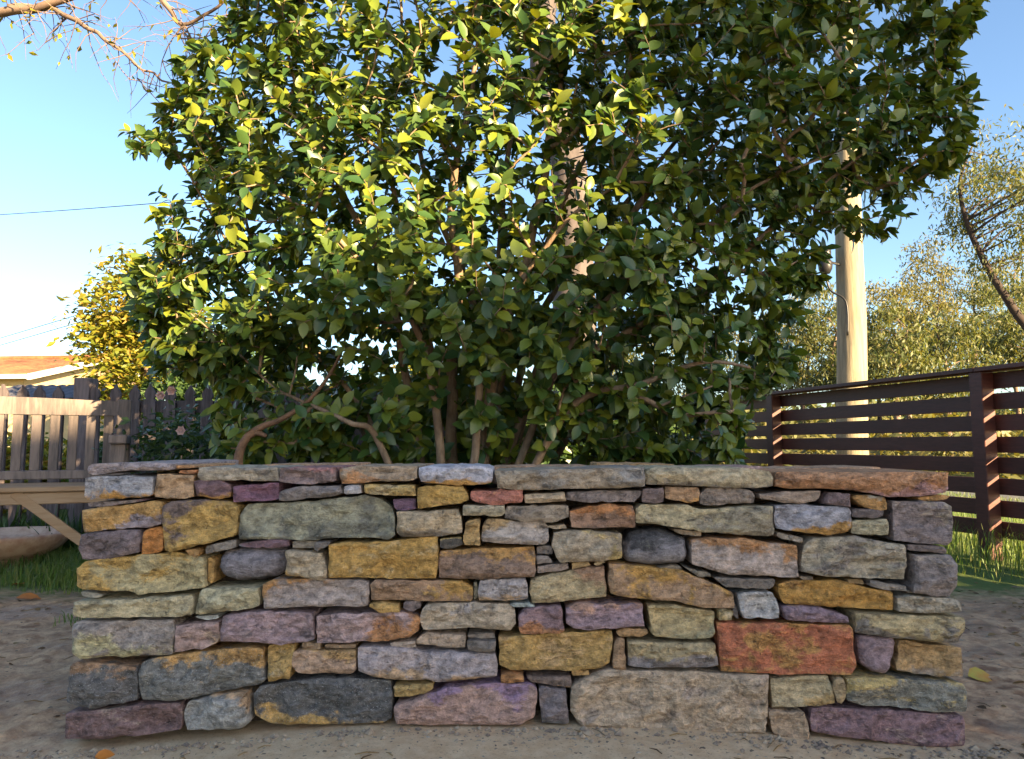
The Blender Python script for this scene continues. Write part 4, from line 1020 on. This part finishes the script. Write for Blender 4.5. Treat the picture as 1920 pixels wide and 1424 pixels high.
# overhanging deciduous branch, top left: tree stands out of frame on the left
tb = Vector((-5.2, 6.2, 0))
ot = thing('overhanging_tree', 'nearly bare tree reaching thin branches with few yellow leaves into the sky', 'tree', tb)
def bp3(u, v, d): return at(u,v,d)-tb
b = MB(); b.tube(catmull([(0,0,-.1),(.1,-.05,1.6),(.2,-.2,3.0),(.3,-.3,4.6)],6), np.linspace(.13,.05,19), 10); b.build('trunk', M_gumbark, ot, True)
mains = [[(.22,-.25,3.3),bp3(-150,40,5.6),bp3(0,22,5.4),bp3(100,8,5.3),bp3(220,-30,5.2)],
         [bp3(20,12,5.4),bp3(85,14,5.35),bp3(130,32,5.3),bp3(165,52,5.25),bp3(200,75,5.2),bp3(250,112,5.2),bp3(275,133,5.2),bp3(330,160,5.1)],
         [(.28,-.28,4.2),bp3(100,-120,5.4),bp3(260,-40,5.2),bp3(310,10,5.1),bp3(345,45,5.1),bp3(420,0,5.0)],
         [bp3(350,45,5.1),bp3(335,66,5.1),bp3(355,74,5.05),bp3(430,58,5.0)],[bp3(350,45,5.1),bp3(362,75,5.1),bp3(380,95,5.1)]]
rads = [(.05,.022),(.024,.006),(.035,.009),(.008,.003),(.007,.003)]
allp = []
b = MB()
for m_, (ra, rb_) in zip(mains, rads):
    cp = catmull(m_,7); cp = [p+Vector((noise.noise(p*6),0,noise.noise(p*6+Vector((3,3,3)))))*.03 for p in cp]
    b.tube(cp, np.linspace(ra,rb_,len(cp)), 7); allp += [p for p in cp if (p+tb).x/(p+tb).y > -.75]
LPo = []
for i in range(150):
    p = random.choice(allp); q = p; L_ = random.uniform(.15,.55); d = Vector((random.uniform(-.6,1),random.uniform(-.6,.6),random.uniform(-1,.9))).normalized()
    pth = [q]
    for s in range(5):
        d = (d+Vector((random.uniform(-.5,.5),random.uniform(-.5,.5),random.uniform(-.6,.4)))*.7).normalized(); q = q+d*L_/5; pth.append(q)
        if random.random() < .18: LPo.append(q)
    b.tube(pth, [.0042*(1-.75*k/5) for k in range(6)], 4, cap=False)
    if i % 2 == 0: allp += pth[2:4]
b.build('branches', M_gumbark, ot, True)
LPo = np.array([tuple(p) for p in LPo]); n = len(LPo)
V, F = leaf_cloud(LPo, rng.normal(size=(n,3))+np.array([0,0,-.8]), rng.normal(size=(n,3))+np.array([0,-.5,.6]), rng.uniform(.04,.075,n), 'small')
mesh('foliage', V, F, M_autumn, ot, True, kind='stuff')

# ---------------------------------------------------------------- grass, fallen leaves, grit
M_grass = leafmat('grass_blade', [(.09,.16,.035),(.13,.21,.045),(.18,.23,.06),(.26,.25,.10)], .5, .3, (1.5,1.5,.5), .3)
def grass(name, label, n, fx, hmin, hmax):
    vv = []; ff = []
    for i in range(n):
        r_ = fx()
        if r_ is None: continue
        x, y, s = r_; z = gz(x,y,abs(x)<2.6)-.004; h = random.uniform(hmin,hmax)*s; a = random.uniform(0,6.28); w_ = random.uniform(.0014,.003); ln = random.uniform(.15,.8)
        dx, dy = math.cos(a), math.sin(a); o = len(vv)
        vv += [(x-dy*w_,y+dx*w_,z),(x+dy*w_,y-dx*w_,z),(x+dx*h*ln*.3-dy*w_*.8,y+dy*h*ln*.3+dx*w_*.8,z+h*.6),(x+dx*h*ln*.3+dy*w_*.8,y+dy*h*ln*.3-dx*w_*.8,z+h*.6),(x+dx*h*ln,y+dy*h*ln,z+h*(1-.3*ln))]
        ff += [(o,o+1,o+3,o+2),(o+2,o+3,o+4)]
    return tag(mesh(name, vv, ff, M_grass, None, False, kind='stuff'), label, 'grass')
def fL():
    x = random.uniform(-3.6,-1.25); y = random.uniform(2.9,5.0)
    m_ = noise.noise(Vector((x*2.2,y*2.2,0)))+.9*(y-3.55)
    return (x,y,min(1.3,.6+max(0,m_))) if m_ > random.uniform(-.25,.6) else None
grass('grass', 'short green grass beside the terracotta bowl left of the wall', 26000, fL, .04, .12)
def fR():
    t_ = random.uniform(-.9, 1.3); q = FA+fd*t_*bay; x = q.x+random.gauss(-.12,.28); y = q.y+random.gauss(-.05,.2)
    return (x,y,1.0)
grass('grass', 'long thin grass growing at the foot of the dark fence', 3600, fR, .08, .30)
def fV():
    x = random.uniform(1.2,6.2); y = random.uniform(4,14)
    if (Vector((x,y,0))-FA).dot(Vector((fd.y,-fd.x,0))) < .05: return None
    return (x,y,1.0)
grass('grass', 'sunlit lawn verge on the far side of the dark fence', 26000, fV, .05, .12)
M_orange = simple('orange_dead_leaf', lin((206,128,52)), .6, 30, .3, .2); M_ygreen = simple('yellow_green_leaf', lin((176,180,74)), .5, 12, .3, .2, col2=lin((190,120,50)))
def ground_pt(u, v):
    d = ray(u, v); t_ = (CAM_H+.035)/-d.z; p = Vector((d.x*t_, d.y*t_, 0)); p.z = gz(p.x,p.y); return p
T2, F2 = leaf_template('broad')
for (u, v, L_, m_, lab, ang, tilt) in ((30,1122,.10,M_orange,'long orange dead leaf lying on mud below the grass',.3,.2),(44,1097,.07,M_orange,'small orange dead leaf lying at the edge of the grass',2.9,.1),
     (178,1416,.04,M_orange,'orange dead leaf on sand at the foot of the wall',.5,.5),(1815,1268,.085,M_ygreen,'curled yellow and green fallen leaf beside the wall end',.1,.45)):
    p = ground_pt(u, v)
    q = T2.copy(); q[:,1] *= 1.1
    M = Matrix.Rotation(ang,4,'Z') @ Matrix.Rotation(R(70)*tilt,4,'X')
    vv = [M @ Vector(tuple(r_*L_)) for r_ in q]; mz = min(v_.z for v_ in vv)
    o = mesh('fallen_leaf', [v_-Vector((0,0,mz)) for v_ in vv]+[v_-Vector((0,0,mz-.0012)) for v_ in vv], list(F2)+[tuple(i+len(vv) for i in reversed(f)) for f in F2], m_, None, True, (p.x,p.y,p.z-.002))
    tag(o, lab, 'leaf')
M_chip = leafmat('bark_chip', [(.10,.075,.055),(.18,.14,.10),(.30,.25,.18),(.42,.36,.28)], .85, 0.0, (1,1,1), .2)
vv = []; ff = []
for i in range(3800):
    if random.random() < .45: x = random.uniform(-1.3,1.3); y = DW-abs(random.gauss(0,.10))-.005
    else:
        x = random.choice((-1,1))*random.uniform(.95,2.2); y = random.uniform(1.5,3.3)
    z = gz(x,y); a = random.uniform(0,6.28); l_ = random.uniform(.0015,.006)*(1.4 if random.random() < .15 else 1); w_ = l_*random.uniform(.15,.9); h = l_*random.uniform(.15,.6)
    ca, sa = math.cos(a), math.sin(a); o = len(vv)
    for (ux,uy,uz) in ((-1,-.7,0),(1,-1,0),(.8,1,0),(-.9,.8,0),(-.5,-.3,1),(.6,-.4,.9),(.4,.5,1),(-.4,.4,.8)):
        vv.append((x+ca*ux*l_-sa*uy*w_, y+sa*ux*l_+ca*uy*w_, z-.0015+uz*h))
    ff += [(o+4,o+5,o+6,o+7),(o,o+1,o+5,o+4),(o+1,o+2,o+6,o+5),(o+2,o+3,o+7,o+6),(o+3,o,o+4,o+7)]
tag(mesh('grit', vv, ff, M_chip, None, False, kind='stuff'), 'scattered grit, bark chips and small stones on the ground', 'grit')

# leaf litter and twigs on the bare earth, pebbles banked at the foot of the wall
M_litter = leafmat('dead_leaf', [(.10,.06,.03),(.20,.12,.05),(.32,.20,.08),(.26,.20,.13)], .7, .1, (1,1,.8), .2)
n = 420; P = []
while len(P) < n:
    x = random.choice((-1,1,1))*random.uniform(.85,2.5); y = random.uniform(1.45,3.9)
    if abs(x) < 1.12 and DW-.02 < y < DW+WT+.05: continue
    P.append((x, y, gz(x,y)+.002))
V, F = leaf_cloud(np.array(P), np.c_[rng.normal(size=(n,2)), rng.normal(0,.12,n)], np.c_[rng.normal(0,.35,(n,2)), np.ones(n)], rng.uniform(.012,.038,n), 'broad')
tag(mesh('leaf_litter', V, F, M_litter, None, True, kind='stuff'), 'small brown dead leaves strewn over the bare earth', 'leaf litter')
b = MB()
for i in range(160):
    x = random.choice((-1,1))*random.uniform(.1,2.4); y = random.uniform(1.5,3.4) if abs(x) > 1.15 else random.uniform(1.42,1.74)
    a = random.uniform(0,3.14); l_ = random.uniform(.012,.06)*(1 if abs(x) > 1.1 else .5); z = gz(x,y)+.003
    b.tube([(x-math.cos(a)*l_,y-math.sin(a)*l_,z),(x+random.uniform(-.004,.004),y,z+.003),(x+math.cos(a)*l_,y+math.sin(a)*l_,z)], [.0012,.0016,.0008], 4)
tag(b.build('twigs', M_litter, None, False, kind='stuff'), 'thin dry twigs lying on the earth around the wall', 'twigs')
M_peb = simple('pebble', lin((190,168,140)), .85, 60, .4, .5, col2=lin((120,104,92)))
vv = []; ff = []
for i in range(420):
    x = random.uniform(-1.15,1.12); y = DW-abs(random.gauss(0,.035))-.004; r_ = random.uniform(.0025,.009)*(1.7 if random.random() < .07 else 1)
    z = gz(x,y)+r_*.15; o = len(vv); s_ = random.uniform(.5,.9)
    for (ux,uy,uz) in ((1,0,0),(.3,.9,.1),(-.8,.6,0),(-.9,-.5,.1),(.2,-1,0),(.1,.1,1),(0,0,-1)):
        vv.append((x+ux*r_*random.uniform(.75,1.2), y+uy*r_*random.uniform(.75,1.2), z+uz*r_*s_))
    for k in range(5): ff += [(o+k,o+(k+1)%5,o+5),(o+(k+1)%5,o+k,o+6)]
tag(mesh('pebbles', vv, ff, M_peb, None, False, kind='stuff'), 'small stone chips and pebbles along the foot of the wall', 'pebbles')
